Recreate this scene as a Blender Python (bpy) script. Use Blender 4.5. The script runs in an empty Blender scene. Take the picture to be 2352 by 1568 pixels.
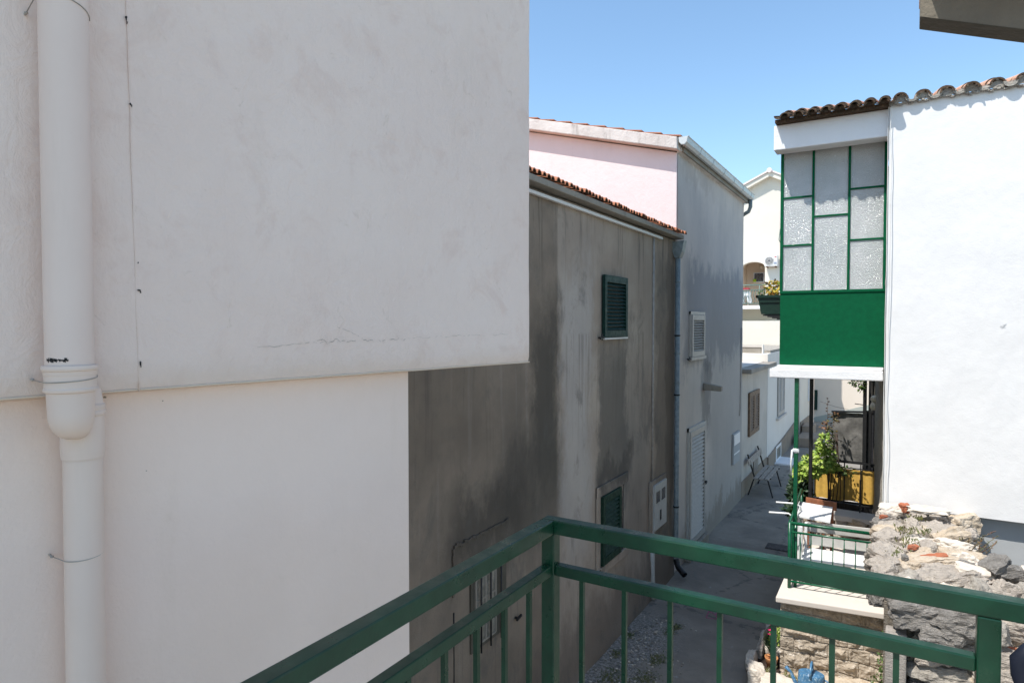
import bpy, bmesh, math, random
from mathutils import Vector, Matrix, noise
R = math.radians
sc = bpy.context.scene
col = sc.collection

# ------------------------------------------------------------------ camera, sky, sun, exposure
cam_d = bpy.data.cameras.new("Camera"); cam = bpy.data.objects.new("Camera", cam_d); col.objects.link(cam)
cam_d.sensor_width = 36; cam_d.lens = 1470/2352*36; cam_d.clip_start = .05; cam_d.clip_end = 500
cam.location = (0, 0, 4.3); cam.rotation_euler = (R(90-1.598), 0, R(31.2)); sc.camera = cam

SUN_EL, SUN_AZ = 60.0, 31.0            # degrees; azimuth measured from -Y towards -X
SUNDIR = Vector((-math.sin(R(SUN_AZ))*math.cos(R(SUN_EL)), -math.cos(R(SUN_AZ))*math.cos(R(SUN_EL)), math.sin(R(SUN_EL))))
world = bpy.data.worlds.new("World"); sc.world = world; world.use_nodes = True
wn = world.node_tree; wn.nodes.clear()
sky = wn.nodes.new('ShaderNodeTexSky'); sky.sky_type = 'NISHITA'; sky.sun_disc = False
sky.sun_elevation = R(SUN_EL); sky.sun_rotation = R(180+SUN_AZ); sky.altitude = 0; sky.air_density = 1.0; sky.dust_density = .6; sky.ozone_density = 1.4
bg = wn.nodes.new('ShaderNodeBackground'); bg.inputs[1].default_value = .15
wo = wn.nodes.new('ShaderNodeOutputWorld'); tint = wn.nodes.new('ShaderNodeMix'); tint.data_type = 'RGBA'; tint.blend_type = 'MULTIPLY'; tint.inputs['Factor'].default_value = 1; tint.inputs[7].default_value = (.90, 1.0, .99, 1)
wn.links.new(sky.outputs[0], tint.inputs[6]); wn.links.new(tint.outputs[2], bg.inputs[0]); wn.links.new(bg.outputs[0], wo.inputs[0])
sun_d = bpy.data.lights.new("Sun", 'SUN'); sun_d.energy = 3.35; sun_d.angle = R(.53); sun_d.color = (1, .96, .90)
sun = bpy.data.objects.new("Sun", sun_d); col.objects.link(sun); sun.location = (0, 0, 30)
sun.rotation_euler = SUNDIR.to_track_quat('Z', 'Y').to_euler()
sc.view_settings.view_transform = 'Standard'; sc.view_settings.look = 'None'; sc.view_settings.gamma = 1
sc.view_settings.exposure = .74
sc.cycles.max_bounces = 8; sc.cycles.diffuse_bounces = 5

# ------------------------------------------------------------------ node materials
class NT:
    def __init__(s, name):
        s.m = bpy.data.materials.new(name); s.m.use_nodes = True; s.t = s.m.node_tree
        s.b = s.t.nodes['Principled BSDF']; s.geo = None
    def n(s, typ, **kw):
        x = s.t.nodes.new(typ)
        for k, v in kw.items(): setattr(x, k, v)
        return x
    def put(s, sock, v):
        if isinstance(v, bpy.types.NodeSocket): s.t.links.new(v, sock)
        elif isinstance(v, (tuple, list)) and len(v) == 3 and sock.type == 'RGBA': sock.default_value = (*v, 1)
        else: sock.default_value = v
    def pos(s):
        if not s.geo: s.geo = s.n('ShaderNodeNewGeometry').outputs['Position']
        return s.geo
    def math(s, op, a, b=0.0, c=None):
        x = s.n('ShaderNodeMath', operation=op); s.put(x.inputs[0], a); s.put(x.inputs[1], b)
        if c is not None: s.put(x.inputs[2], c)
        return x.outputs[0]
    def noise(s, scale=(1, 1, 1), sc_=5, detail=6, rough=.6, dist=0, off=(0, 0, 0)):
        mp = s.n('ShaderNodeMapping'); s.t.links.new(s.pos(), mp.inputs[0])
        mp.inputs['Scale'].default_value = scale; mp.inputs['Location'].default_value = off
        x = s.n('ShaderNodeTexNoise'); s.t.links.new(mp.outputs[0], x.inputs['Vector'])
        x.inputs['Scale'].default_value = sc_; x.inputs['Detail'].default_value = detail
        x.inputs['Roughness'].default_value = rough; x.inputs['Distortion'].default_value = dist
        return x.outputs['Fac']
    def smooth(s, v, a, b, lo=0.0, hi=1.0):
        x = s.n('ShaderNodeMapRange', interpolation_type='SMOOTHSTEP'); s.put(x.inputs['Value'], v)
        x.inputs['From Min'].default_value = a; x.inputs['From Max'].default_value = b
        x.inputs['To Min'].default_value = lo; x.inputs['To Max'].default_value = hi
        return x.outputs[0]
    def mix(s, f, a, b, mode='MIX'):
        x = s.n('ShaderNodeMix', data_type='RGBA', blend_type=mode)
        s.put(x.inputs['Factor'], f); s.put(x.inputs[6], a); s.put(x.inputs[7], b)
        return x.outputs[2]
    def sep(s):
        x = s.n('ShaderNodeSeparateXYZ'); s.t.links.new(s.pos(), x.inputs[0]); return x.outputs
    def bump(s, h, strength=.3, dist=.01, prev=None):
        x = s.n('ShaderNodeBump'); x.inputs['Strength'].default_value = strength; x.inputs['Distance'].default_value = dist
        s.put(x.inputs['Height'], h)
        if prev is not None: s.t.links.new(prev, x.inputs['Normal'])
        return x.outputs[0]
    def done(s, c, rough=.85, normal=None, spec=.3, **kw):
        s.put(s.b.inputs['Base Color'], c); s.put(s.b.inputs['Roughness'], rough)
        s.b.inputs['Specular IOR Level'].default_value = spec
        if normal is not None: s.t.links.new(normal, s.b.inputs['Normal'])
        for k, v in kw.items(): s.put(s.b.inputs[k], v)
        return s.m

def plaster(name, c, c2=None, dirt=None, streak=.35, grain=60, bs=.35, bd=.006, dirt_amt=.5, lump=8):
    t = NT(name); c2 = c2 or tuple(x*.9 for x in c); dirt = dirt or tuple(x*.6 for x in c)
    f = t.smooth(t.noise(sc_=1.3, detail=5), .3, .7); k = t.mix(f, c, c2)
    s1 = t.smooth(t.noise(scale=(1, 1, .12), sc_=6, detail=6, rough=.65), .52, .8)
    k = t.mix(t.math('MULTIPLY', s1, streak), k, dirt)
    d = t.smooth(t.noise(sc_=9, detail=8, rough=.7, off=(3, 1, 7)), .6, .82)
    k = t.mix(t.math('MULTIPLY', d, dirt_amt), k, dirt)
    h = t.math('ADD', t.math('MULTIPLY', t.noise(sc_=grain, detail=4, rough=.6), .6), t.math('MULTIPLY', t.noise(sc_=lump, detail=3), 1.2))
    return t.done(k, .9, t.bump(h, bs, bd), .15)

def painted(name, c, rough=.35, var=.12, chip=None, chip_lo=.72, spec=.5):
    t = NT(name)
    k = t.mix(t.smooth(t.noise(sc_=14, detail=6), .3, .7), tuple(x*(1-var) for x in c), tuple(min(1, x*(1+var)) for x in c))
    if chip: k = t.mix(t.smooth(t.noise(sc_=38, detail=6, rough=.7, off=(5, 2, 1)), chip_lo, chip_lo+.04), k, chip)
    r = t.smooth(t.noise(sc_=20, detail=5), .3, .7, rough-.08, rough+.12)
    return t.done(k, r, t.bump(t.noise(sc_=55, detail=3), .12, .003), spec)

def rocky(name, c, c2, c3, sc_=6, bs=.9, bd=.03):
    t = NT(name)
    k = t.mix(t.smooth(t.noise(sc_=sc_, detail=8, rough=.65), .35, .65), c, c2)
    k = t.mix(t.smooth(t.noise(sc_=sc_*2.3, detail=8, rough=.7, dist=.6, off=(4, 7, 2)), .52, .72), k, c3)
    h = t.math('ADD', t.noise(sc_=sc_*5, detail=8, rough=.7), t.math('MULTIPLY', t.noise(scale=(1, 1, 4), sc_=sc_*1.6, detail=4), 1.0))
    return t.done(k, .95, t.bump(h, bs, bd), .1)

def leafy(name, c, c2, c3=None):
    t = NT(name); k = t.mix(t.smooth(t.noise(sc_=7, detail=4), .38, .62), c, c2)
    if c3: k = t.mix(t.smooth(t.noise(sc_=26, detail=2, off=(2, 2, 9)), .55, .6), k, c3)
    return t.done(k, .45, None, .4, **{'Subsurface Weight': 0.0})

def masks(t, y0, y1, z0, z1, sy, sz, wob=.12, wz=.3, seed=0):
    o = t.sep(); nz = t.noise(scale=(1, 1, .55), sc_=2.4, detail=12, rough=.74, off=(seed, seed*2, seed*3))
    nn = t.math('SUBTRACT', nz, .5)
    y = t.math('ADD', o[1], t.math('MULTIPLY', nn, wob)); z = t.math('ADD', o[2], t.math('MULTIPLY', nn, wz*2))
    a = t.smooth(y, y0-sy, y0+sy); b = t.smooth(y, y1-sy, y1+sy, 1, 0)
    c = t.smooth(z, z0-sz, z0+sz); d = t.smooth(z, z1-sz, z1+sz, 1, 0)
    return t.math('MULTIPLY', t.math('MULTIPLY', a, b), t.math('MULTIPLY', c, d))

def grey_render():
    t = NT('weathered grey render')
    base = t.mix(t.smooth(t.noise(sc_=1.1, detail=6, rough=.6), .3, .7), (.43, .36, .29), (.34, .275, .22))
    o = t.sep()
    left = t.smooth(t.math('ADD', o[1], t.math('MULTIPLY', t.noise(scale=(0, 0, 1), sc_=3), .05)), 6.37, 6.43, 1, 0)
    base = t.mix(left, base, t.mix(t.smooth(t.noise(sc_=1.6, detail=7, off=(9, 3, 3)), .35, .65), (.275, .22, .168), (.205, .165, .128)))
    st = t.smooth(t.noise(scale=(1, 1, .16), sc_=4.5, detail=9, rough=.75), .42, .72)
    base = t.mix(t.math('MULTIPLY', st, .2), base, (.17, .15, .125))
    st2 = t.smooth(t.noise(scale=(1, 1, .05), sc_=8, detail=5, off=(1, 8, 3)), .55, .75)
    base = t.mix(t.math('MULTIPLY', st2, .16), base, (.5, .46, .41))
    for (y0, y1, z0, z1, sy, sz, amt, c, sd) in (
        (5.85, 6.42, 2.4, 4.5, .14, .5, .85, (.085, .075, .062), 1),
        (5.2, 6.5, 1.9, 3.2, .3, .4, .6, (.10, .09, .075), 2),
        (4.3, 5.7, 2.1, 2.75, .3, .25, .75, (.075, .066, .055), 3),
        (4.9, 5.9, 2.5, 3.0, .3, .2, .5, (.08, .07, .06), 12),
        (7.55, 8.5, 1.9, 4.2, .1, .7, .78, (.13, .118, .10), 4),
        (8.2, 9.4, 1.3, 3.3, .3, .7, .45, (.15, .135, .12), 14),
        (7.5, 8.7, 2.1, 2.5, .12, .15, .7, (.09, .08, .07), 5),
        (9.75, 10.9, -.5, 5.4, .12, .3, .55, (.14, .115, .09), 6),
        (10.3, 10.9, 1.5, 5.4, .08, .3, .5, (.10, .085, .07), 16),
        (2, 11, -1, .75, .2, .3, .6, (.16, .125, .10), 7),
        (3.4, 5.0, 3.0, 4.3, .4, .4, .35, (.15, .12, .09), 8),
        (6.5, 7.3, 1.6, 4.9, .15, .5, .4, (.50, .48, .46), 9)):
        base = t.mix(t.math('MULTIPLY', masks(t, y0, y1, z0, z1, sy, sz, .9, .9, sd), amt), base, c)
    o2 = t.sep(); drip = t.smooth(t.noise(scale=(1, 1, .035), sc_=13, detail=6, rough=.7, off=(0, 0, 6)), .53, .62)
    for (za, zb_, amt) in ((5.75, 4.3, .5), (4.15, 2.4, .35), (1.5, -.2, .3)): base = t.mix(t.math('MULTIPLY', t.math('MULTIPLY', drip, amt), t.math('MULTIPLY', t.smooth(o2[2], zb_, za), t.smooth(o2[2], za, za+.05, 1, 0))), base, (.085, .075, .062))
    pat = t.smooth(t.noise(scale=(1, 1, .6), sc_=1.9, detail=12, rough=.72, dist=.4, off=(4, 4, 4)), .52, .66)
    base = t.mix(t.math('MULTIPLY', pat, .5), base, (.13, .12, .105))
    h = t.math('ADD', t.noise(sc_=70, detail=4), t.math('MULTIPLY', t.noise(sc_=6, detail=5), 2.0))
    return t.done(base, .95, t.bump(h, .45, .008), .12)

def blue_render():
    t = NT('stained light render')
    base = t.mix(t.smooth(t.noise(sc_=1.0, detail=5), .3, .7), (.68, .61, .545), (.58, .525, .475))
    st = t.smooth(t.noise(scale=(1, 1, .06), sc_=4.5, detail=7, rough=.7), .45, .75)
    base = t.mix(t.math('MULTIPLY', st, .22), base, (.34, .335, .33))
    for (y0, y1, z0, z1, sy, sz, amt, c, sd) in (
        (11.3, 17, 3.6, 5.4, .4, .25, .72, (.19, .20, .22), 1),
        (11.6, 17, 4.2, 6.4, 1.0, .9, .4, (.33, .345, .38), 2),
        (13.0, 17, -.5, 5.0, .5, .8, .55, (.28, .27, .255), 3),
        (10.9, 17, -1, .55, .3, .2, .6, (.24, .20, .16), 4),
        (12.5, 13.2, 2.3, 3.7, .12, .3, .6, (.13, .13, .13), 5),
        (11.45, 12.6, 2.4, 3.6, .15, .3, .4, (.48, .46, .43), 6),
        (10.9, 13.4, 6.9, 7.3, .8, .12, .3, (.38, .30, .25), 7)):
        base = t.mix(t.math('MULTIPLY', masks(t, y0, y1, z0, z1, sy, sz, 1.2, 1.2, sd+20), amt), base, c)
    h = t.math('ADD', t.noise(sc_=60, detail=4), t.math('MULTIPLY', t.noise(sc_=6, detail=5), 1.6))
    return t.done(base, .95, t.bump(h, .4, .008), .12)

def concrete_ground():
    t = NT('patched alley concrete')
    k = t.mix(t.smooth(t.noise(sc_=1.2, detail=7, rough=.6), .35, .65), (.32, .285, .24), (.235, .21, .18))
    k = t.mix(t.smooth(t.noise(sc_=3.1, detail=8, rough=.7, dist=.8, off=(7, 1, 0)), .56, .62, 0, .45), k, (.21, .195, .175))
    k = t.mix(t.smooth(t.noise(sc_=4.3, detail=8, rough=.7, off=(1, 7, 0)), .62, .68, 0, .5), k, (.46, .45, .43))
    o = t.sep()
    # rough gravelly strip along the foot of the left wall
    xx = t.math('ADD', o[0], t.math('MULTIPLY', t.math('SUBTRACT', t.noise(sc_=2, detail=6), .5), 1.0))
    strip = t.math('MULTIPLY', t.smooth(xx, -2.75, -2.45, 1, 0), t.smooth(o[1], 8.6, 9.4, 1, 0))
    gr = t.mix(t.smooth(t.noise(sc_=28, detail=8, rough=.8), .42, .6), (.15, .135, .115), (.42, .40, .37))
    k = t.mix(t.math('MULTIPLY', strip, .85), k, gr)
    v = t.n('ShaderNodeTexVoronoi', feature='DISTANCE_TO_EDGE'); mp = t.n('ShaderNodeMapping'); t.t.links.new(t.pos(), mp.inputs[0])
    mp.inputs['Scale'].default_value = (.55, .4, .5); t.t.links.new(mp.outputs[0], v.inputs['Vector']); v.inputs['Scale'].default_value = 1.0
    crack = t.smooth(t.math('ADD', v.outputs['Distance'], t.math('MULTIPLY', t.math('SUBTRACT', t.noise(sc_=6, detail=8, rough=.7), .5), .22)), -.002, .008, .5, 0)
    k = t.mix(crack, k, (.09, .085, .08))
    h = t.math('ADD', t.noise(sc_=45, detail=6, rough=.7), t.math('MULTIPLY', t.noise(sc_=5, detail=6), 2.0))
    return t.done(k, .92, t.bump(h, .6, .012), .2)

def textured_glass():
    t = NT('hammered frosted glass')
    v = t.n('ShaderNodeTexVoronoi'); mp = t.n('ShaderNodeMapping'); t.t.links.new(t.pos(), mp.inputs[0]); t.t.links.new(mp.outputs[0], v.inputs['Vector'])
    v.inputs['Scale'].default_value = 120
    k = t.mix(t.smooth(t.noise(sc_=2.2, detail=3), .35, .65), (.43, .45, .435), (.50, .515, .50))
    k = t.mix(t.smooth(t.noise(sc_=90, detail=2, off=(3, 3, 3)), .68, .72, 0, .9), k, (.85, .86, .87))  # glass sparkles painted into the base colour as bright specks
    nm = t.bump(v.outputs['Distance'], .8, .008)
    return t.done(k, .12, nm, .9)

M = {}
def old_plaster():
    t = NT('old trowelled white plaster')
    k = t.mix(t.smooth(t.noise(sc_=1.1, detail=6), .35, .65), (.83, .70, .615), (.80, .66, .575))
    k = t.mix(t.smooth(t.noise(sc_=4.5, detail=9, rough=.7, dist=.5, off=(5, 0, 2)), .5, .66, 0, .6), k, (.74, .585, .50))
    k = t.mix(t.smooth(t.noise(sc_=11, detail=9, rough=.75, dist=1.0, off=(1, 6, 2)), .6, .72, 0, .45), k, (.57, .46, .36))
    k = t.mix(t.smooth(t.noise(scale=(1, 1, .3), sc_=3.2, detail=8, rough=.7, off=(0, 9, 0)), .55, .75, 0, .35), k, (.70, .585, .49))
    o = t.sep(); zz = t.math('ADD', o[2], t.math('MULTIPLY', t.noise(sc_=5, detail=8, rough=.7), -.22))
    k = t.mix(t.smooth(zz, 3.98, 4.12, .4, 0), k, (.66, .53, .42))
    h = t.math('ADD', t.math('MULTIPLY', t.noise(sc_=95, detail=4), .5), t.math('ADD', t.math('MULTIPLY', t.noise(scale=(1, 1, .6), sc_=16, detail=7, rough=.6, dist=1.2), 2.0), t.math('MULTIPLY', t.noise(sc_=4, detail=4), 3.0)))
    return t.done(k, .9, t.bump(h, .5, .006), .15)
M['white_old'] = old_plaster()
M['white_low'] = plaster('cream white plaster', (.85, .70, .605), (.81, .66, .56), (.62, .50, .37), streak=.2, grain=75, bs=.5, bd=.006, dirt_amt=.22, lump=5)
M['white_new'] = plaster('fresh white plaster', (.80, .785, .765), (.77, .755, .735), (.7, .7, .7), streak=.1, grain=60, bs=.35, bd=.006, dirt_amt=.12, lump=9)
M['white_warm'] = plaster('warm white wall', (.78, .74, .68), (.74, .70, .64), (.6, .54, .46), streak=.1, grain=60, bs=.3, dirt_amt=.1)
M['grey_base'] = plaster('smooth grey plinth plaster', (.44, .45, .45), (.40, .41, .41), (.3, .3, .3), streak=.1, grain=60, bs=.25, dirt_amt=.1)
M['grey_render'] = grey_render(); M['blue_render'] = blue_render()
M['pink'] = plaster('pink plaster', (.81, .705, .685), (.78, .675, .655), (.6, .48, .43), streak=.15, grain=60, bs=.5, bd=.01, dirt_amt=.25)
M['verge'] = plaster('stained verge concrete', (.70, .66, .62), (.56, .51, .47), (.18, .16, .14), streak=.85, grain=20, bs=.6, bd=.015, dirt_amt=.7)
M['soffit'] = plaster('grimy soffit concrete', (.34, .31, .26), (.27, .24, .20), (.13, .11, .09), streak=.6, grain=20, bs=.6, bd=.015, dirt_amt=.7)
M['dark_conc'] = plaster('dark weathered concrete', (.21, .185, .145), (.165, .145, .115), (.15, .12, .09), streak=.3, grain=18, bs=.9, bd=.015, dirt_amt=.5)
M['under_conc'] = plaster('shade darkened concrete', (.13, .115, .09), (.10, .09, .07), (.06, .05, .04), streak=.3, grain=18, bs=.9, bd=.015, dirt_amt=.5)  # roof concrete copied darker, shade of the underside put into the colour
M['cream'] = plaster('cream plaster', (.76, .71, .62), (.72, .67, .58), (.55, .47, .38), streak=.14, bs=.25, dirt_amt=.1)
M['cream_dirty'] = plaster('dirty cream plaster', (.62, .56, .49), (.54, .49, .43), (.27, .24, .2), streak=.5, bs=.5, bd=.01, dirt_amt=.35)
M['cream_far'] = plaster('peach cream plaster', (.76, .67, .57), (.74, .65, .55), (.6, .5, .4), streak=.06, bs=.2, dirt_amt=.05)
M['recess'] = plaster('beige recess plaster', (.70, .58, .45), (.67, .55, .43), (.5, .4, .3), streak=.06, bs=.2, dirt_amt=.05)
M['sage'] = plaster('sage grey plinth paint', (.42, .44, .40), (.40, .42, .38), (.3, .3, .28), streak=.1, bs=.2, dirt_amt=.08)
M['stained'] = plaster('lichen stained parapet', (.40, .36, .31), (.28, .25, .21), (.10, .09, .075), streak=.6, bs=.6, bd=.02, dirt_amt=.9)
M['plinth_stone'] = plaster('brownish plinth render', (.36, .29, .23), (.28, .23, .18), (.15, .12, .09), streak=.5, bs=.6, bd=.02, dirt_amt=.6)
M['slab'] = plaster('pale terrazzo slab', (.66, .60, .54), (.60, .55, .49), (.45, .40, .34), streak=.05, grain=90, bs=.15, dirt_amt=.2)
M['white_slab'] = plaster('white painted concrete', (.82, .81, .80), (.78, .77, .76), (.6, .55, .5), streak=.08, bs=.5, bd=.012, dirt_amt=.12)
M['rail'] = painted('dark green gloss paint', (.005, .038, .019), .33, .2, (.16, .07, .035), .79, .35)
M['bay_green'] = painted('bright green gloss paint', (.001, .088, .034), .6, .1, None, .7, .12)
M['post_green'] = painted('green rail paint', (.005, .085, .038), .3, .12)
M['shutter_green'] = painted('bottle green shutter paint', (.004, .032, .025), .55, .15, None, .7, .3)
M['shutter_old'] = painted('faded green shutter paint', (.010, .036, .022), .65, .25, None, .7, .3)
M['shutter_white'] = painted('off white shutter paint', (.43, .405, .37), .5, .08, (.35, .33, .3), .7)
M['shutter_brown'] = painted('brown shutter wood', (.21, .135, .085), .7, .3, (.4, .33, .26), .66)
M['pvc'] = plaster('cream pipe plastic', (.77, .64, .55), (.73, .60, .51), (.5, .41, .32), streak=.12, grain=60, bs=.08, bd=.002, dirt_amt=.12, lump=4)
M['pvc_dirty'] = plaster('dirty pipe plastic', (.79, .655, .57), (.74, .61, .53), (.44, .35, .27), streak=.35, grain=60, bs=.15, bd=.002, dirt_amt=.3, lump=4)
M['conduit_grey'] = painted('dusty grey conduit', (.36, .33, .30), .8, .15)
M['duct'] = painted('white cable duct', (.68, .66, .62), .5, .05)
M['zinc'] = painted('bluish grey zinc', (.22, .26, .27), .5, .2)
M['gutter'] = painted('pale grey gutter plastic', (.56, .60, .60), .4, .06)
M['black'] = painted('black painted iron', (.012, .012, .013), .5, .2)
M['black_paint'] = painted('black peeled spots', (.012, .011, .01), .9, .2)
M['wire'] = painted('galvanised wire', (.34, .31, .27), .5, .2)
M['rust'] = painted('rusty bolt', (.16, .075, .035), .8, .3)
M['white_paint'] = painted('white furniture paint', (.80, .80, .79), .45, .04)
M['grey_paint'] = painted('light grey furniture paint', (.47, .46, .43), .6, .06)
M['brown_wood'] = painted('reddish brown board', (.30, .115, .055), .6, .25)
M['old_wood'] = painted('weathered plank', (.36, .31, .26), .8, .25)
M['dark_wood'] = painted('dark brown wood', (.055, .035, .025), .7, .2)
M['tile'] = rocky('terracotta tile', (.48, .22, .13), (.40, .16, .09), (.30, .17, .12), 9, .3, .01)
M['tile_pale'] = rocky('sunbleached terracotta', (.62, .38, .26), (.52, .28, .19), (.42, .34, .27), 7, .4, .01)
M['tile_dark'] = rocky('blackened tile end', (.10, .065, .045), (.06, .045, .03), (.22, .16, .10), 14, .6, .01)
M['mortar'] = rocky('crumbly mortar', (.46, .42, .36), (.34, .31, .27), (.14, .12, .10), 14, .9, .02)
M['glass'] = textured_glass()
M['dark_glass'] = painted('dark window', (.02, .022, .025), .15, .1, None, .7, .8)
M['old_pane'] = painted('dusty window pane', (.20, .19, .16), .35, .35)
M['reed'] = painted('yellow sheet', (.68, .42, .09), .6, .1)
M['fabric'] = painted('charcoal shade mesh', (.16, .155, .145), .9, .25)
M['shade_blk'] = painted('black tarp', (.018, .019, .024), .8, .2)
M['rock'] = rocky('pale pinkish limestone', (.66, .585, .50), (.54, .475, .41), (.27, .24, .21), 8, 1, .05)
M['rock_dark'] = rocky('dark weathered limestone', (.42, .39, .355), (.29, .27, .245), (.56, .52, .47), 13, 1, .05)
M['rock_warm'] = rocky('warm limestone', (.58, .50, .40), (.50, .40, .29), (.36, .28, .2), 7, .8, .03)
M['rock_white'] = rocky('sunbleached stone', (.66, .60, .52), (.58, .51, .43), (.55, .46, .37), 5, .5, .02)
M['brick'] = rocky('broken brick', (.42, .15, .08), (.34, .12, .07), (.34, .2, .14), 12, .5, .02)
M['rubble_core'] = rocky('earthy mortar', (.34, .30, .25), (.25, .22, .18), (.14, .12, .1), 12, 1, .03)
M['wall_stone'] = rocky('split face stone', (.50, .42, .33), (.38, .32, .25), (.76, .70, .62), 6, .9, .025)
M['cement'] = rocky('grainy cement post', (.42, .38, .34), (.33, .30, .27), (.22, .2, .18), 16, .9, .012)
M['soil'] = rocky('dark soil', (.06, .042, .032), (.045, .03, .024), (.1, .075, .055), 14, .8, .02)
M['leaf_bright'] = leafy('bright vine leaves', (.30, .42, .06), (.17, .29, .045), (.42, .46, .12))
M['leaf_dark'] = leafy('dark shrub leaves', (.018, .045, .016), (.012, .032, .012))
M['leaf_mid'] = leafy('mid green leaves', (.07, .13, .03), (.05, .10, .025), (.16, .19, .06))
M['leaf_yel'] = leafy('yellow and orange leaves', (.48, .34, .035), (.36, .17, .03), (.16, .22, .03))
M['leaf_dry'] = leafy('dry brown leaves', (.18, .08, .035), (.09, .10, .03))
M['weed'] = leafy('dull weeds', (.10, .12, .035), (.15, .14, .045))
M['flower'] = painted('magenta petals', (.62, .025, .13), .6, .2)
M['terracotta'] = painted('terracotta pot', (.50, .22, .085), .8, .15)
M['can_blue'] = painted('chipped blue enamel', (.055, .165, .30), .45, .25, (.30, .42, .50), .57)
M['navy'] = painted('navy plastic', (.006, .009, .019), .5, .05, None, .7, .3)
M['planter'] = painted('dark green plastic', (.006, .028, .018), .4, .1)
M['ac'] = painted('off white metal', (.74, .72, .69), .4, .03)
M['ac_grill'] = painted('grey fan grill', (.13, .13, .14), .5, .05)
M['globe'] = painted('opal lamp glass', (.62, .56, .45), .3, .05)
M['red_cloth'] = painted('red cloth', (.40, .05, .07), .8, .1)
M['white_cloth'] = painted('white cloth', (.82, .82, .82), .8, .04)
M['lime'] = painted('lime green plastic', (.38, .55, .03), .5, .05)
M['blue_paint'] = painted('blue plastic', (.02, .12, .55), .5, .1)
M['blue_tile'] = painted('small grey blue vent', (.30, .34, .43), .6, .05)
M['chalk'] = painted('magenta chalk', (.42, .10, .20), .9, .3)
M['ground'] = concrete_ground()
M['grate'] = painted('dark drain iron', (.035, .026, .024), .6, .3)
M['iron_rail'] = painted('grey green wrought iron', (.12, .19, .16), .5, .1)
M['tape'] = painted('worn white tape', (.66, .68, .68), .5, .2)
M['cable'] = painted('white cable sheath', (.76, .75, .70), .5, .05)
M['red_mark'] = painted('red badge', (.6, .03, .04), .5, .02)

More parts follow.
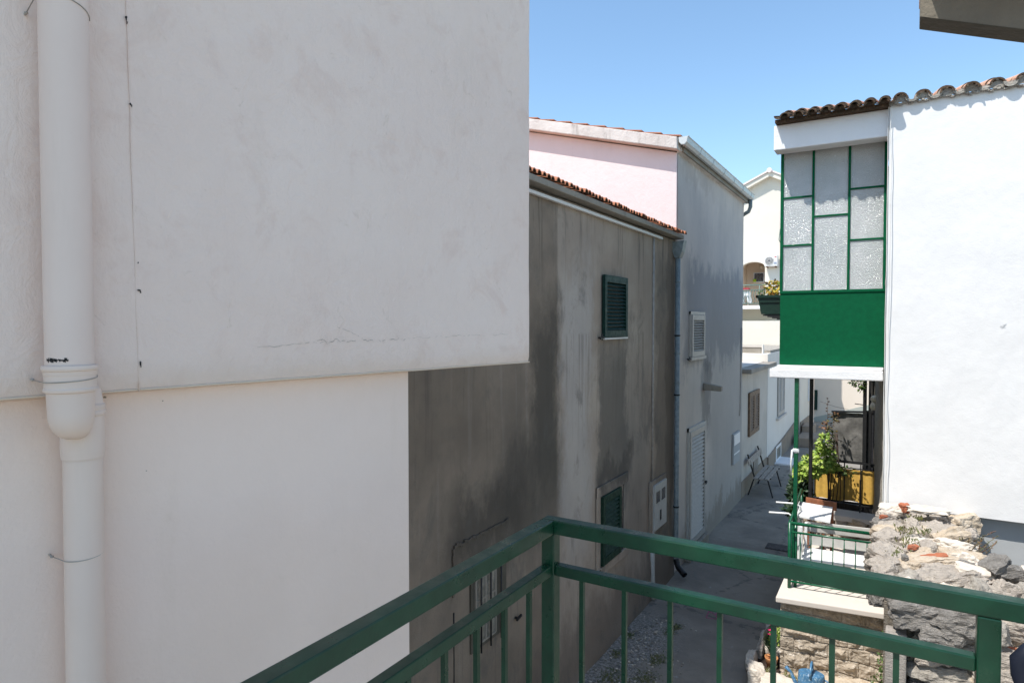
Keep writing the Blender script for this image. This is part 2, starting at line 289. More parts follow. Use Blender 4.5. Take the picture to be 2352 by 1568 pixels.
# ------------------------------------------------------------------ mesh helpers
class MB:
    def __init__(s): s.v = []; s.f = []; s.mi = []; s.sm = []; s.mats = []
    def mat(s, m):
        if m not in s.mats: s.mats.append(m)
        return s.mats.index(m)
    def add(s, vs, fs, m=None, smooth=False):
        b = len(s.v); s.v += [tuple(v) for v in vs]; i = s.mat(m) if m else -1
        for f in fs: s.f.append(tuple(b+k for k in f)); s.mi.append(i); s.sm.append(smooth)
        return s
    def box(s, x0, x1, y0, y1, z0, z1, m=None, M4=None):
        if x0 > x1: x0, x1 = x1, x0
        if y0 > y1: y0, y1 = y1, y0
        if z0 > z1: z0, z1 = z1, z0
        vs = [Vector(p) for p in ((x0, y0, z0), (x1, y0, z0), (x1, y1, z0), (x0, y1, z0), (x0, y0, z1), (x1, y0, z1), (x1, y1, z1), (x0, y1, z1))]
        if M4: vs = [M4 @ v for v in vs]
        return s.add(vs, [(3, 2, 1, 0), (4, 5, 6, 7), (0, 1, 5, 4), (1, 2, 6, 5), (2, 3, 7, 6), (3, 0, 4, 7)], m)
    def prism(s, poly, d, m=None):
        n = len(poly); d = Vector(d); vs = [Vector(p) for p in poly] + [Vector(p)+d for p in poly]
        nn = (Vector(poly[1])-Vector(poly[0])).cross(Vector(poly[2])-Vector(poly[1]))
        fs = [tuple(range(n))[::-1], tuple(range(n, 2*n))] + [(i, (i+1) % n, (i+1) % n+n, i+n) for i in range(n)]
        return s.add(vs, fs, m)
    def tube(s, pts, r, seg=8, m=None, cap=True, smooth=True):
        pts = [Vector(p) for p in pts]; rs = r if isinstance(r, (list, tuple)) else [r]*len(pts)
        vs = []; n = len(pts); up = None
        for i, p in enumerate(pts):
            d = (pts[min(i+1, n-1)]-pts[max(i-1, 0)]).normalized()
            if up is None: up = Vector((0, 0, 1)) if abs(d.z) < .9 else Vector((1, 0, 0))
            a = d.cross(up)
            if a.length < 1e-4: a = d.orthogonal()
            a.normalize(); b = a.cross(d).normalized(); up = b
            for k in range(seg):
                t = 2*math.pi*(k+.5)/seg; vs.append(p+(a*math.cos(t)+b*math.sin(t))*rs[i])
        fs = [(i*seg+(k+1) % seg, i*seg+k, (i+1)*seg+k, (i+1)*seg+(k+1) % seg) for i in range(n-1) for k in range(seg)]
        s.add(vs, fs, m, smooth)
        if cap:
            b = len(s.v)-len(vs)
            for cf in (tuple(range(seg)), tuple((n-1)*seg+k for k in range(seg))[::-1]): s.f.append(tuple(b+k for k in cf)); s.mi.append(s.mat(m) if m else -1); s.sm.append(False)
        return s
    def bar(s, a, b, w, h=None, m=None):
        a = Vector(a); b = Vector(b); h = h or w; d = (b-a).normalized()
        u = Vector((0, 0, 1)) if abs(d.z) < .95 else Vector((0, 1, 0))
        x = d.cross(u).normalized()*w/2; y = x.normalized().cross(d).normalized()*h/2
        vs = [a-x-y, a+x-y, a+x+y, a-x+y, b-x-y, b+x-y, b+x+y, b-x+y]
        return s.add(vs, [(3, 2, 1, 0), (4, 5, 6, 7), (0, 1, 5, 4), (1, 2, 6, 5), (2, 3, 7, 6), (3, 0, 4, 7)], m)
    def lathe(s, prof, c, seg=24, m=None, smooth=True, M4=None, cap=True):
        vs = []
        for (r, z) in prof:
            for k in range(seg):
                t = 2*math.pi*k/seg; v = Vector((r*math.cos(t), r*math.sin(t), z))
                vs.append((M4 @ v if M4 else v)+Vector(c))
        n = len(prof)
        fs = [(i*seg+k, i*seg+(k+1) % seg, (i+1)*seg+(k+1) % seg, (i+1)*seg+k) for i in range(n-1) for k in range(seg)]
        s.add(vs, fs, m, smooth); b = len(s.v)-len(vs); cf = []
        if cap and prof[0][0] > 1e-4: cf.append(tuple(range(seg))[::-1])
        if cap and prof[-1][0] > 1e-4: cf.append(tuple((n-1)*seg+k for k in range(seg)))
        for f in cf: s.f.append(tuple(b+k for k in f)); s.mi.append(s.mat(m) if m else -1); s.sm.append(False)
        return s
    def build(s, name, mat=None, parent=None, bevel=0, loc=None):
        org = Vector(loc) if loc is not None else (parent_world(parent) if parent else Vector((0, 0, 0)))
        me = bpy.data.meshes.new(name); me.from_pydata([tuple(Vector(v)-org) for v in s.v], [], s.f)
        ml = list(s.mats)
        if mat: ml = [mat] + [x for x in ml if x != mat]
        if not ml: ml = ['white_old']
        for x in ml: me.materials.append(M[x])
        remap = [ml.index(x) for x in s.mats]+[0]      # -1 (no material named) -> the mesh's main material
        for p, i in zip(me.polygons, s.mi): p.material_index = remap[i]
        for p, k in zip(me.polygons, s.sm): p.use_smooth = k
        me.update()
        o = bpy.data.objects.new(name, me); col.objects.link(o)
        if parent: o.parent = parent; o.location = org-parent_world(parent)
        else: o.location = org
        if bevel:
            b = o.modifiers.new('bevel', 'BEVEL'); b.width = bevel; b.segments = 2; b.limit_method = 'ANGLE'; b.harden_normals = False
        return o
def parent_world(p):
    v = Vector((0, 0, 0))
    while p is not None: v = v+Vector(p.location); p = p.parent
    return v
def tag(o, label=None, cat=None, group=None, kind=None):
    if label: o['label'] = label
    if cat: o['category'] = cat
    if group: o['group'] = group
    if kind: o['kind'] = kind
    return o
def thing(name, label, cat, loc=(0, 0, 0), group=None):
    o = bpy.data.objects.new(name, None); col.objects.link(o); o.location = loc; o.empty_display_size = .2
    return tag(o, label, cat, group)

def rock_data(seed, size, sub=3, planes=6, rough=.06, flat=1.0):
    rnd = random.Random(seed); ns = []
    for _ in range(planes):
        v = Vector((rnd.gauss(0, 1), rnd.gauss(0, 1), rnd.gauss(0, 1)*flat)).normalized(); ns.append((v, rnd.uniform(.82, 1.12)))
    for v in ((0, 0, 1), (0, 0, -1), (1, 0, 0), (-1, 0, 0), (0, 1, 0), (0, -1, 0)):
        w = (Vector(v)+Vector((rnd.uniform(-.25, .25), rnd.uniform(-.25, .25), rnd.uniform(-.2, .2)))).normalized(); ns.append((w, rnd.uniform(.75, .95)))
    bm = bmesh.new(); bmesh.ops.create_icosphere(bm, subdivisions=sub, radius=1)
    off = Vector((rnd.uniform(0, 50), rnd.uniform(0, 50), rnd.uniform(0, 50)))
    vs = []
    for v in bm.verts:
        d = v.co.normalized(); r = 1.25
        for n_, k in ns:
            q = d.dot(n_)
            if q > .05: r = min(r, k/q)
        p = d*r; p *= 1+rough*noise.noise(p*2.2+off)*2+rough*.5*noise.noise(p*6+off)*2
        vs.append(Vector((p.x*size[0]/2, p.y*size[1]/2, p.z*size[2]/2)))
    fs = [tuple(x.index for x in f.verts) for f in bm.faces]; bm.free()
    return vs, fs
def add_rock(mb, c, size, seed, rot=(0, 0, 0), m='rock', sub=3, rough=.06):
    from mathutils import Euler
    E = Euler([R(a) for a in rot]).to_matrix(); vs, fs = rock_data(seed, size, sub, rough=rough)
    mb.add([E @ v+Vector(c) for v in vs], fs, m, False)

def add_leaf(mb, p, d, nrm, L, Wd, m=None):
    d = d.normalized(); sdir = d.cross(nrm)
    if sdir.length < 1e-3: sdir = d.orthogonal()
    sdir.normalize(); nn = sdir.cross(d).normalized()
    a = p; b = p+d*L*.45+sdir*Wd*.5-nn*Wd*.12; c = p+d*L+nn*-L*.12; e = p+d*L*.45-sdir*Wd*.5-nn*Wd*.12; mid = p+d*L*.5+nn*Wd*.06
    mb.add([a, b, c, e, mid], [(0, 1, 4), (1, 2, 4), (2, 3, 4), (3, 0, 4)], m)
def leaf_cloud(mb, rnd, n, blobs, L, m=None, droop=.3, shell=.55):
    tot = sum(b[3] for b in blobs)
    for _ in range(n):
        k = rnd.uniform(0, tot)
        for b in blobs:
            k -= b[3]
            if k <= 0: break
        c, s = Vector(b[0]), b[1]
        d = Vector((rnd.gauss(0, 1), rnd.gauss(0, 1), rnd.gauss(0, 1))).normalized(); r = rnd.uniform(shell, 1.0)
        p = c+Vector((d.x*s[0], d.y*s[1], d.z*s[2]))*r
        dirv = (d+Vector((rnd.gauss(0, .5), rnd.gauss(0, .5), rnd.gauss(0, .4)-droop)))
        nr = (d+Vector((0, 0, .8))+Vector((rnd.gauss(0, .5), rnd.gauss(0, .5), rnd.gauss(0, .5))))
        l = L*rnd.uniform(.6, 1.25); add_leaf(mb, p, dirv, nr, l, l*.75, m)

def louvre_x(name, root, x, y0, y1, z0, z1, mat, fr=.05, n=14, th=.035, leaves=1, slat_mat=None, sl=.034):
    """louvred shutter on a wall facing +X; x is the wall face"""
    f = MB(); xo = x+th
    w = (y1-y0)/leaves
    for i in range(leaves):
        a = y0+i*w+(.004 if i else 0); b = y0+(i+1)*w
        f.box(x+.003, xo, a, a+fr, z0, z1); f.box(x+.003, xo, b-fr, b, z0, z1)
        f.box(x+.004, xo-.001, a+fr, b-fr, z0, z0+fr*1.3); f.box(x+.004, xo-.001, a+fr, b-fr, z1-fr*1.3, z1)
    o = f.build(name, mat, root, bevel=.003)
    s_ = MB(); hh = (z1-z0-2.6*fr)
    for i in range(leaves):
        a = y0+i*w+fr; b = y0+(i+1)*w-fr
        for k in range(n):
            zc = z0+1.3*fr+hh*(k+.5)/n; p = hh/n*.86
            s_.add([(x+.006, a, zc+p*.48), (x+.006, b, zc+p*.48), (xo-.004, b, zc-p*.30), (xo-.004, a, zc-p*.30),
                    (x+.002, a, zc+p*.30), (x+.002, b, zc+p*.30), (xo-.010, b, zc-p*.42), (xo-.010, a, zc-p*.42)],
                   [(0, 3, 2, 1), (4, 5, 6, 7), (3, 7, 6, 2), (0, 1, 5, 4), (0, 4, 7, 3), (1, 2, 6, 5)])
    s_.box(x-.004, x+.0015, y0+.01, y1-.01, z0+.01, z1-.01, 'black')
    s_.build('louvres', slat_mat or mat, o)
    return o

def stay(root, x, y, z, mat='black'):
    m = MB(); m.tube([(x, y, z), (x+.06, y, z)], .012, 6); m.bar((x+.05, y-.06, z-.01), (x+.05, y+.06, z+.005), .02); m.bar((x+.05, y, z-.03), (x+.05, y, z+.05), .015)
    return m.build('shutter_stay', mat, root)

def barrel_row_y(mb, xs, y0, y1, z0, slope, r, m_top, m_end, thick=.014, flip=False, jit=0, seed=0, raise_=0):
    """barrel tiles whose axis runs along +Y, rising with slope; flip = channel tiles"""
    rnd = random.Random(seed)
    for i, x in enumerate(xs):
        rr = r*rnd.uniform(.95, 1.05); dy = rnd.uniform(-jit, jit); zz = z0(x) if callable(z0) else z0
        dz = rnd.uniform(-jit, jit)*.3; n = 10; vs = []
        for (yy, k) in ((y0+dy, 1.0), (y1, .85)):
            z = zz+dz+(yy-y0)*slope
            for q in range(n+1):
                t = math.pi*q/n; sg = -1 if flip else 1
                for rad in (rr*k, (rr-thick)*k): vs.append((x+rad*math.cos(t), yy, z+sg*rad*math.sin(t)*.95+raise_))
        N = 2*(n+1); fs = []; fe = []
        for q in range(n):
            a = 2*q; fs.append((a, a+2, N+a+2, N+a)); fs.append((a+1, N+a+1, N+a+3, a+3)); fe.append((a, a+1, a+3, a+2))
        mb.add(vs, fs, m_top, True); mb.add(vs, fe, m_end)

# ------------------------------------------------------------------ setting
g = MB(); nx = 60
g.add([(-120, -60, 0), (120, -60, 0), (120, 160, 0), (-120, 160, 0)], [(0, 1, 2, 3)])
tag(g.build('ground', 'ground'), kind='structure')

GX = -3.27
# ------------------------------------------------------------------ near white house (left)
WT = R(9.7); wd = Vector((math.sin(WT), math.cos(WT), 0)); wn_ = Vector((math.cos(WT), -math.sin(WT), 0)); W0 = Vector((-1.95, .86, 0))
def wp(s, o, z): v = W0+wd*s+wn_*o; return Vector((v.x, v.y, z))
def wbox(mb, s0, s1, o0, o1, z0, z1, m=None):
    vs = [wp(s0, o0, z0), wp(s0, o1, z0), wp(s1, o1, z0), wp(s1, o0, z0), wp(s0, o0, z1), wp(s0, o1, z1), wp(s1, o1, z1), wp(s1, o0, z1)]
    mb.add(vs, [(3, 2, 1, 0), (4, 5, 6, 7), (0, 1, 5, 4), (1, 2, 6, 5), (2, 3, 7, 6), (3, 0, 4, 7)], m)
nh = thing('plastered_house', 'white plastered house filling the left side with jettied upper storey and drainpipe', 'house', tuple(wp(0, 0, 0)))
# upper storey: front face as fine grid so its lower arris is slightly wavy
u = MB(); NS, NZ = 150, 90; S0, S1, ZB, ZT = -1.6, 2.006, 4.107, 6.6
def sline(i): return S0+(S1-S0)*i/NS
vs = []
for j in range(NZ+1):
    for i in range(NS+1):
        s = sline(i); zb = ZB+.0022*noise.noise(Vector((s*5, 0, 1)))+.0025*noise.noise(Vector((s*22, 0, 5)))
        z = zb+(ZT-zb)*j/NZ; s2 = s+(.003*noise.noise(Vector((z*9, 3, 1))) if i == NS else 0)
        o = .0035*noise.noise(Vector((s*1.7, z*1.7, 0)))+.0012*noise.noise(Vector((s*9, z*9, 3)))
        if j == 0: o -= .006
        if i == NS: o -= .005
        vs.append(wp(s2, o, z))
u.add(vs, [(j*(NS+1)+i, j*(NS+1)+i+1, (j+1)*(NS+1)+i+1, (j+1)*(NS+1)+i) for j in range(NZ) for i in range(NS)], None, True)
wbox(u, S0, S1-.004, -5.0, -.012, 4.1, 6.6)
wbox(u, S0-.002, S1, -5.0, -.01, 6.599, 6.618); wbox(u, -1.19, S1, -5.0, -.01, 6.6185, 7.0)
u.build('upper_wall', 'white_old', nh)
u = MB(); wbox(u, -6.0, -1.2, -5.0, -.03, 6.62, 10.0); wbox(u, -6.0, -1.602, -5.0, -.002, 4.1, 6.61); u.build('rear_wall', 'white_old', nh)
u = MB(); wbox(u, -6.0, 1.256, -4.9, -.055, 0, 4.099); u.build('lower_wall', 'white_low', nh, bevel=.006)
# black peeled spots and crack on the upper wall
u = MB(); rnd = random.Random(4)
def spot(s, z, w, h, sd):
    r_ = random.Random(sd); pts = []
    for k in range(14):
        t = 2*math.pi*k/14; q = r_.uniform(.55, 1.1); pts.append(wp(s+math.cos(t)*w*q, .0055, z+math.sin(t)*h*q))
    u.add(pts, [tuple(range(14))])
import itertools
for (s, z, w, h, sd) in ((.165, 5.178, .0035, .008, 1), (.167, 5.166, .0018, .007, 2), (.172, 4.935, .004, .004, 3), (.176, 4.931, .002, .006, 4), (.186, 4.478, .002, .003, 5), (.187, 4.398, .005, .003, 6), (.191, 4.393, .0025, .006, 7), (.188, 4.183, .003, .009, 8), (.189, 4.176, .0018, .008, 9)):
    u = MB(); spot(s, z, w, h, sd); u.build('peeled_spot', 'black_paint', nh)
# old paint seam: a slightly raised vertical ridge
u = MB(); pts = [wp(.163+.02*(5.6-z)/1.4+.002*noise.noise(Vector((z*7, 0, 0))), .0008, z) for z in [5.9-i*.05 for i in range(37)]]
u.tube(pts, .0018, 6); u.build('wall_seam', 'white_old', nh)
u = MB(); u.tube([wp(s_, -.004+.002*noise.noise(Vector((s_*14, 1, 1))), 4.105+.0022*noise.noise(Vector((s_*5, 0, 1)))) for s_ in [S0+(S1-S0)*k/160 for k in range(161)]], [.0035+.003*abs(noise.noise(Vector((k*.6, 2, 2)))) for k in range(161)], 5)
u.build('exposed_arris', 'recess', nh)
# hairline cracks
u = MB()
def crack(p0, p1, n, amp, w, sd):
    r_ = random.Random(sd); a = Vector(p0); b = Vector(p1); pts = []
    for k in range(n+1):
        q = a.lerp(b, k/n); pts.append((q.x+r_.uniform(-amp, amp)*.4, q.y+amp*2*noise.noise(Vector((k*.35, sd, 0)))+r_.uniform(-amp, amp)*.4))
    for k in range(n):
        if r_.random() < .25: continue
        (s0, z0), (s1, z1) = pts[k], pts[k+1]; ww = w*r_.uniform(.3, 1)
        u.add([wp(s0, .0048, z0-ww), wp(s1, .0048, z1-ww), wp(s1, .0048, z1+ww), wp(s0, .0048, z0+ww)], [(0, 1, 2, 3)])
for args in (((.78, 4.235, 0), (1.2, 4.235, 0), 40, .008, .0011, 1), ((1.2, 4.24, 0), (1.85, 4.25, 0), 46, .006, .0006, 2), ((.55, 4.22, 0), (.85, 4.235, 0), 20, .004, .0006, 3), ((.86, 4.29, 0), (.98, 4.245, 0), 14, .004, .0006, 6)):
    u = MB(); crack(*args); u.build('wall_crack', 'soffit', nh)
for (s_, z_, w_, h_, sd) in ((.112, 4.085, .006, .004, 31), (.27, 4.06, .003, .002, 32), (.22, 3.85, .002, .002, 33)):
    r_ = random.Random(sd); u = MB(); u.add([wp(s_+math.cos(k*.524)*w_*r_.uniform(.5, 1.1), -.0535, z_+math.sin(k*.524)*h_*r_.uniform(.5, 1.1)) for k in range(12)], [tuple(range(12))]); u.build('plaster_chip', 'plinth_stone', nh)
# drainpipe
PS, PO = -.0, .075
def px_s(s): return s
pipe = MB(); R1 = .0555
top = [wp(-.006+.002*noise.noise(Vector((z, 0, 0))), PO, z) for z in [6.6, 6.0, 5.4, 4.9, 4.5, 4.19]]
pipe.tube(top, R1, 40, cap=False)
dp = pipe.build('drainpipe', 'pvc_dirty', nh)
c = MB(); cc = wp(-.006, PO, 0)
prof_ = [(R1+.001, 4.192), (R1+.008, 4.190), (R1+.0095, 4.183), (R1+.008, 4.178), (R1+.0045, 4.176), (R1+.0045, 4.168), (R1+.003, 4.163), (R1+.003, 4.132), (R1+.0055, 4.128), (R1+.0045, 4.122), (R1-.001, 4.118), (R1-.003, 4.062)]
for a_, b_ in zip(prof_, prof_[1:]): c.lathe([b_, a_], cc, 40, cap=False)
NB = 12; vs = []; rb = R1-.003
for q in range(NB+1):
    t = q/NB*R(90); rr_ = rb*math.cos(t)**.75 if q < NB else 0.0005; sh = (1-math.cos(t))
    for k in range(40):
        a_ = 2*math.pi*k/40; vs.append(Vector((cc.x, cc.y, 4.063-.072*math.sin(t)))+wn_*(rr_*math.cos(a_)-.012*sh)+wd*(rr_*math.sin(a_)+.012*sh))
c.add(vs, [(q*40+(k+1) % 40, q*40+k, (q+1)*40+k, (q+1)*40+(k+1) % 40) for q in range(NB) for k in range(40)], None, True)
c.build('pipe_elbow', 'pvc', dp)
c = MB(); lc = wp(.034, -.0, 0)
R2 = .0465
low = [wp(.022+.006*0, -.004, z) for z in (4.075, 4.0)]
pr_ = [(R2+.004, 3.93), (R2+.006, 3.95), (R2+.006, 4.045), (R2+.0095, 4.05), (R2+.0095, 4.058), (R2+.006, 4.062), (R2+.0085, 4.068), (R2+.0085, 4.076), (R2+.004, 4.08), (R2-.002, 4.12), (R2-.02, 4.14)]
for a_, b_ in zip(pr_, pr_[1:]): c.lathe([a_, b_], wp(.036, .012, 0), 40, cap=False)
c.tube([wp(.036-.006*min(1, k/14), .012-.004*min(1, k/14), 3.935-.155*k) for k in range(26)], R2+.001, 40, cap=False)
c.build('lower_drainpipe', 'pvc', nh)
# peeled black line above the collar
c = MB(); r_ = random.Random(8)
def onpipe(ang, z, rr=R1+.0009): return cc+wn_*(rr*math.cos(ang))+wd*(rr*math.sin(ang))+Vector((0, 0, z))
for k in range(20):
    a0 = R(-18-58*k/20); a1 = R(-18-58*(k+1.15)/20); z = 4.206+.003*noise.noise(Vector((k*.5, 0, 0))); h = r_.uniform(.0012, .0066)
    c.add([onpipe(a0, z-h), onpipe(a1, z-h*r_.uniform(.3, 1.2)), onpipe(a1, z+h*r_.uniform(.3, 1.2)), onpipe(a0, z+h)], [(0, 1, 2, 3)])
c.build('peeled_edge', 'black_paint', dp)
def wire_tie(z, ang0, ang1, rr, cen, zs, parent, hook):
    c = MB(); pts = []
    for k in range(19):
        a = R(ang0+(ang1-ang0)*k/18); pts.append(Vector(cen)+wn_*(rr*math.cos(a))+wd*(rr*math.sin(a))+Vector((0, 0, z+zs*((k/18)**2))))
    pts = [Vector(hook)]+pts; c.tube(pts, .0013, 6); c.tube([Vector(hook)-wn_*.03, Vector(hook)], .003, 6)
    c.lathe([(0, .004), (.0045, .002), (.0045, -.002), (0, -.004)], hook, 10)
    return c.build('wire_tie', 'wire', parent)
wire_tie(5.135, -95, 80, R1+.0016, cc, -.03, dp, wp(-.072, .012, 5.105))
wire_tie(4.148, -95, 85, R1+.005, cc, .012, dp, wp(-.075, .012, 4.152))
wire_tie(3.655, -95, 85, R2+.0025, wp(.033, .010, 0), .008, dp, wp(-.03, -.03, 3.66))

# ------------------------------------------------------------------ grey two-storey house on the left of the alley
gh = thing('grey_house', 'weathered grey rendered house with green shutters and orange tile eave', 'house', (GX-2, 7, 0))
u = MB(); NY, NZ = 60, 40
def gpt(y, z):
    o = .012*noise.noise(Vector((y*1.1, z*1.1, 4)))+.003*noise.noise(Vector((y*6, z*6, 9)))
    if z < .8: o += .05*(1-z/.8)*(.6+.5*noise.noise(Vector((y*2, z*3, 2))))
    return (GX+o, y, z)
Y0, Y1 = 2.6, 10.72; ny, nz = 240, 160
u.add([gpt(Y0+(Y1-Y0)*i/ny, 5.70*j/nz) for j in range(nz+1) for i in range(ny+1)], [(j*(ny+1)+i, j*(ny+1)+i+1, (j+1)*(ny+1)+i+1, (j+1)*(ny+1)+i) for j in range(nz) for i in range(ny)], None, True)
u.box(GX-6, GX-.03, Y0, Y1, 0, 5.7)
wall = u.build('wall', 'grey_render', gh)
u = MB(); u.box(GX-6, GX+.13, Y0, 10.8, 5.72, 5.79); u.box(GX-6.2, GX+.04, Y0, 10.74, 5.79, 5.81)
eave = u.build('eave_slab', 'soffit', gh, bevel=.01)
u = MB(); u.box(GX+.01, GX+.055, Y0, 9.92, 5.626, 5.662); u.build('cable_duct', 'duct', gh, bevel=.004)
u = MB(); r_ = random.Random(2)
y = Y0
while y < 10.80:
    rr = .046*r_.uniform(.9, 1.12); zc = 5.803+r_.uniform(-.003, .004); jx = r_.uniform(-.012, .014)
    pts0 = Vector((GX+.15+jx, y, zc)); pts1 = Vector((GX-1.9, y, zc+.5)); n = 8; vs = []
    for P in (pts0, pts1):
        for q in range(n+1):
            t = math.pi*q/n; vs.append(P+Vector((0, rr*math.cos(t), rr*math.sin(t)))); vs.append(P+Vector((0, (rr-.012)*math.cos(t), (rr-.012)*math.sin(t))))
    N = 2*(n+1); u.add(vs, [(2*q, 2*q+2, N+2*q+2, N+2*q) for q in range(n)], 'tile', True); u.add(vs, [(2*q, 2*q+1, 2*q+3, 2*q+2) for q in range(n)], 'tile')
    u.add(vs, [(2*q+1, 2*q+3, N+2*q+3, N+2*q+1) for q in range(n)], 'tile_dark')
    y += .1
for (yy, xx) in ((8.35, -3.34), (9.05, -3.36), (9.75, -3.40), (10.2, -3.5)): u.box(xx-.02, xx+.05, yy, yy+.07, 5.86, 5.93, 'tile')
u.add([(GX+.02, Y0, 5.815), (GX+.02, 10.76, 5.815), (GX-6, 10.76, 7.25), (GX-6, Y0, 7.25)], [(0, 1, 2, 3)], 'tile')
u.build('roof', 'tile', gh)
louvre_x('shutter', gh, GX+.016, 7.59, 8.39, 4.12, 4.925, 'shutter_green', fr=.07, n=13, th=.045)
u = MB(); u.box(GX+.005, GX+.06, 7.58, 8.40, 4.095, 4.115); u.build('window_sill', 'duct', gh)
stay(gh, GX+.01, 7.50, 4.12)
# lower window: plastered surround with green shutter ajar
u = MB(); u.box(GX+.004, GX+.03, 7.43, 7.55, 1.12, 2.22); u.box(GX+.004, GX+.03, 8.36, 8.50, 1.12, 2.2); u.box(GX+.005, GX+.034, 7.43, 8.52, 2.08, 2.22); u.box(GX+.005, GX+.05, 7.43, 8.52, 1.06, 1.17)
u.build('window_surround', 'grey_render', gh, bevel=.008)
u = MB(); u.box(GX+.006, GX+.02, 8.18, 8.36, 1.17, 2.08); u.build('window_pane', 'dark_glass', gh)
sh = louvre_x('shutter', gh, GX+.022, 7.55, 8.18, 1.19, 2.08, 'shutter_old', fr=.07, n=13, th=.045)
stay(gh, GX+.03, 7.42, 1.14)
# lowest barred window
u = MB(); u.box(GX+.002, GX+.02, 4.66, 5.26, 1.33, 2.02, 'under_conc'); u.box(GX+.006, GX+.027, 4.72, 5.05, 1.39, 1.98, 'old_pane')  # dark backing and dim frame bars put the recess shade into colour
for yy in (4.72, 4.88, 5.05): u.box(GX+.021, GX+.035, yy-.01, yy+.01, 1.38, 1.99, 'soffit')
for zz in (1.38, 1.58, 1.78, 1.98): u.box(GX+.021, GX+.034, 4.72, 5.05, zz-.008, zz+.008, 'soffit')
w = u.build('window', 'under_conc', gh)
u = MB()
for yy in (4.78, 4.94, 5.12): u.tube([(GX+.05, yy, 1.3), (GX+.05, yy, 2.05)], .009, 6)
u.build('window_bars', 'black', w)
u = MB()
for k in range(30):
    y0_ = 4.42+.03*k; z0_ = 2.36+.02*noise.noise(Vector((k*.4, 0, 0)))-.0015*k*0
    u.box(GX-.005, GX+.018+.01*noise.noise(Vector((k*.7, 2, 0))), y0_, y0_+.032, z0_, z0_+.025+.012*noise.noise(Vector((k*.9, 5, 0))))
for k in range(14): u.box(GX-.005, GX+.016, 4.40+.01*noise.noise(Vector((k*.6, 1, 0))), 4.425, 2.36-.03*(k+1), 2.36-.03*k)
u.build('rain_hood', 'grey_render', gh)
u = MB(); u.tube([(GX+.005, 4.42, 1.8), (GX+.005, 4.42, .9)], .006, 6); u.build('thin_wire', 'black', gh)
u = MB(); u.tube([(GX+.012, 9.59, 5.63), (GX+.012, 9.585, 3.6), (GX+.016, 9.57, 1.8)], .017, 8); u.build('conduit', 'conduit_grey', gh)
u = MB(); u.tube([(GX+.014, 9.57, 1.1), (GX+.03, 9.56, .4), (GX+.06, 9.55, .02)], .04, 8); u.build('conduit_foot', 'grey_paint', gh)
u = MB(); u.box(GX+.005, GX+.04, 9.45, 10.2, 1.02, 1.86, 'grey_render'); u.box(GX+.01, GX+.07, 9.54, 10.14, 1.08, 1.79, 'grey_paint')
u.box(GX+.0705, GX+.074, 9.62, 9.80, 1.50, 1.68, 'dark_glass'); u.box(GX+.0705, GX+.074, 9.88, 10.06, 1.50, 1.68, 'dark_glass'); u.box(GX+.0705, GX+.078, 9.80, 9.86, 1.2, 1.36, 'black')
u.build('meter_box', 'grey_paint', gh, bevel=.006)
u = MB(); u.tube([(GX+.07, 10.66, 5.4), (GX+.07, 10.66, .35), (GX+.09, 10.64, .22)], .042, 14); dpz = u.build('downpipe', 'zinc', gh)
u = MB()
for z in (5.0, 3.8, 3.3, 1.9): u = MB(); u.lathe([(.044, z-.012), (.047, z-.01), (.047, z+.01), (.044, z+.012)], (GX+.07, 10.66, 0), 14); u.build('pipe_joint', 'zinc', dpz)
u = MB()
for z in (4.1, 3.1, 1.2): u = MB(); u.lathe([(.046, z-.012), (.05, z-.012), (.05, z+.012), (.046, z+.012)], (GX+.07, 10.66, 0), 14); u.build('pipe_bracket', 'black', dpz)
u = MB(); u.prism([(GX+.0, 10.56, 5.66), (GX+.2, 10.56, 5.68), (GX+.16, 10.58, 5.50), (GX+.11, 10.6, 5.40), (GX+.03, 10.6, 5.40), (GX+.0, 10.58, 5.5)], (0, .16, 0)); u.build('pipe_hopper', 'zinc', dpz)
u = MB(); u.tube([(GX+.08, 10.65, .3), (GX+.13, 10.6, .2), (GX+.27, 10.5, .12)], .05, 14, cap=False); u.lathe([(.036, 0), (.036, .004)], (GX+.27, 10.5, .12), 12, 'black'); u.build('pipe_spout', 'black', dpz)
u = MB(); rnd = random.Random(5)
for (yy, zz) in ((5.45, 1.35), (4.62, 1.02)): u.tube([(GX, yy, zz), (GX+.05, yy, zz)], .014, 6); u.bar((GX+.05, yy-.04, zz), (GX+.05, yy+.05, zz+.02), .02)
u.build('wall_hook', 'black', gh)

# ------------------------------------------------------------------ pink gabled house
PY = 10.8
ph = thing('pink_gabled_house', 'tall house with pink gable and stained grey alley side behind the grey house', 'house', (GX-2.5, 13.5, 0))
def zroof(x): return 7.22+(GX-x)*.27     # underside of the verge at the gable
u = MB(); u.add([(GX, PY, 0), (GX-7, PY, 0), (GX-7, PY, zroof(GX-7)), (GX, PY, 7.2)], [(0, 3, 2, 1)][:1])
vs = []; nn = 90
u = MB()
u.prism([(GX-7, PY, 0), (GX-.0, PY, 0), (GX-.0, PY, 7.2), (GX-7, PY, zroof(GX-7))], (0, .25, 0)); gw = u.build('gable_wall', 'pink', ph, bevel=.012)
u = MB()
def spt(y, z): return (GX+.004+.012*noise.noise(Vector((y*.9, z*.9, 14)))+.003*noise.noise(Vector((y*6, z*6, 9))), y, z)
Y0p, Y1p = PY+.02, 16.22; ny, nz = 120, 140
u.add([spt(Y0p+(Y1p-Y0p)*i/ny, 7.2*j/nz) for j in range(nz+1) for i in range(ny+1)], [(j*(ny+1)+i, j*(ny+1)+i+1, (j+1)*(ny+1)+i+1, (j+1)*(ny+1)+i) for j in range(nz) for i in range(ny)], None, True)
u.box(GX-6.9, GX-.03, PY+.26, Y1p, 0, 7.19); u.build('side_wall', 'blue_render', ph)
u = MB(); zz = lambda x: zroof(x)
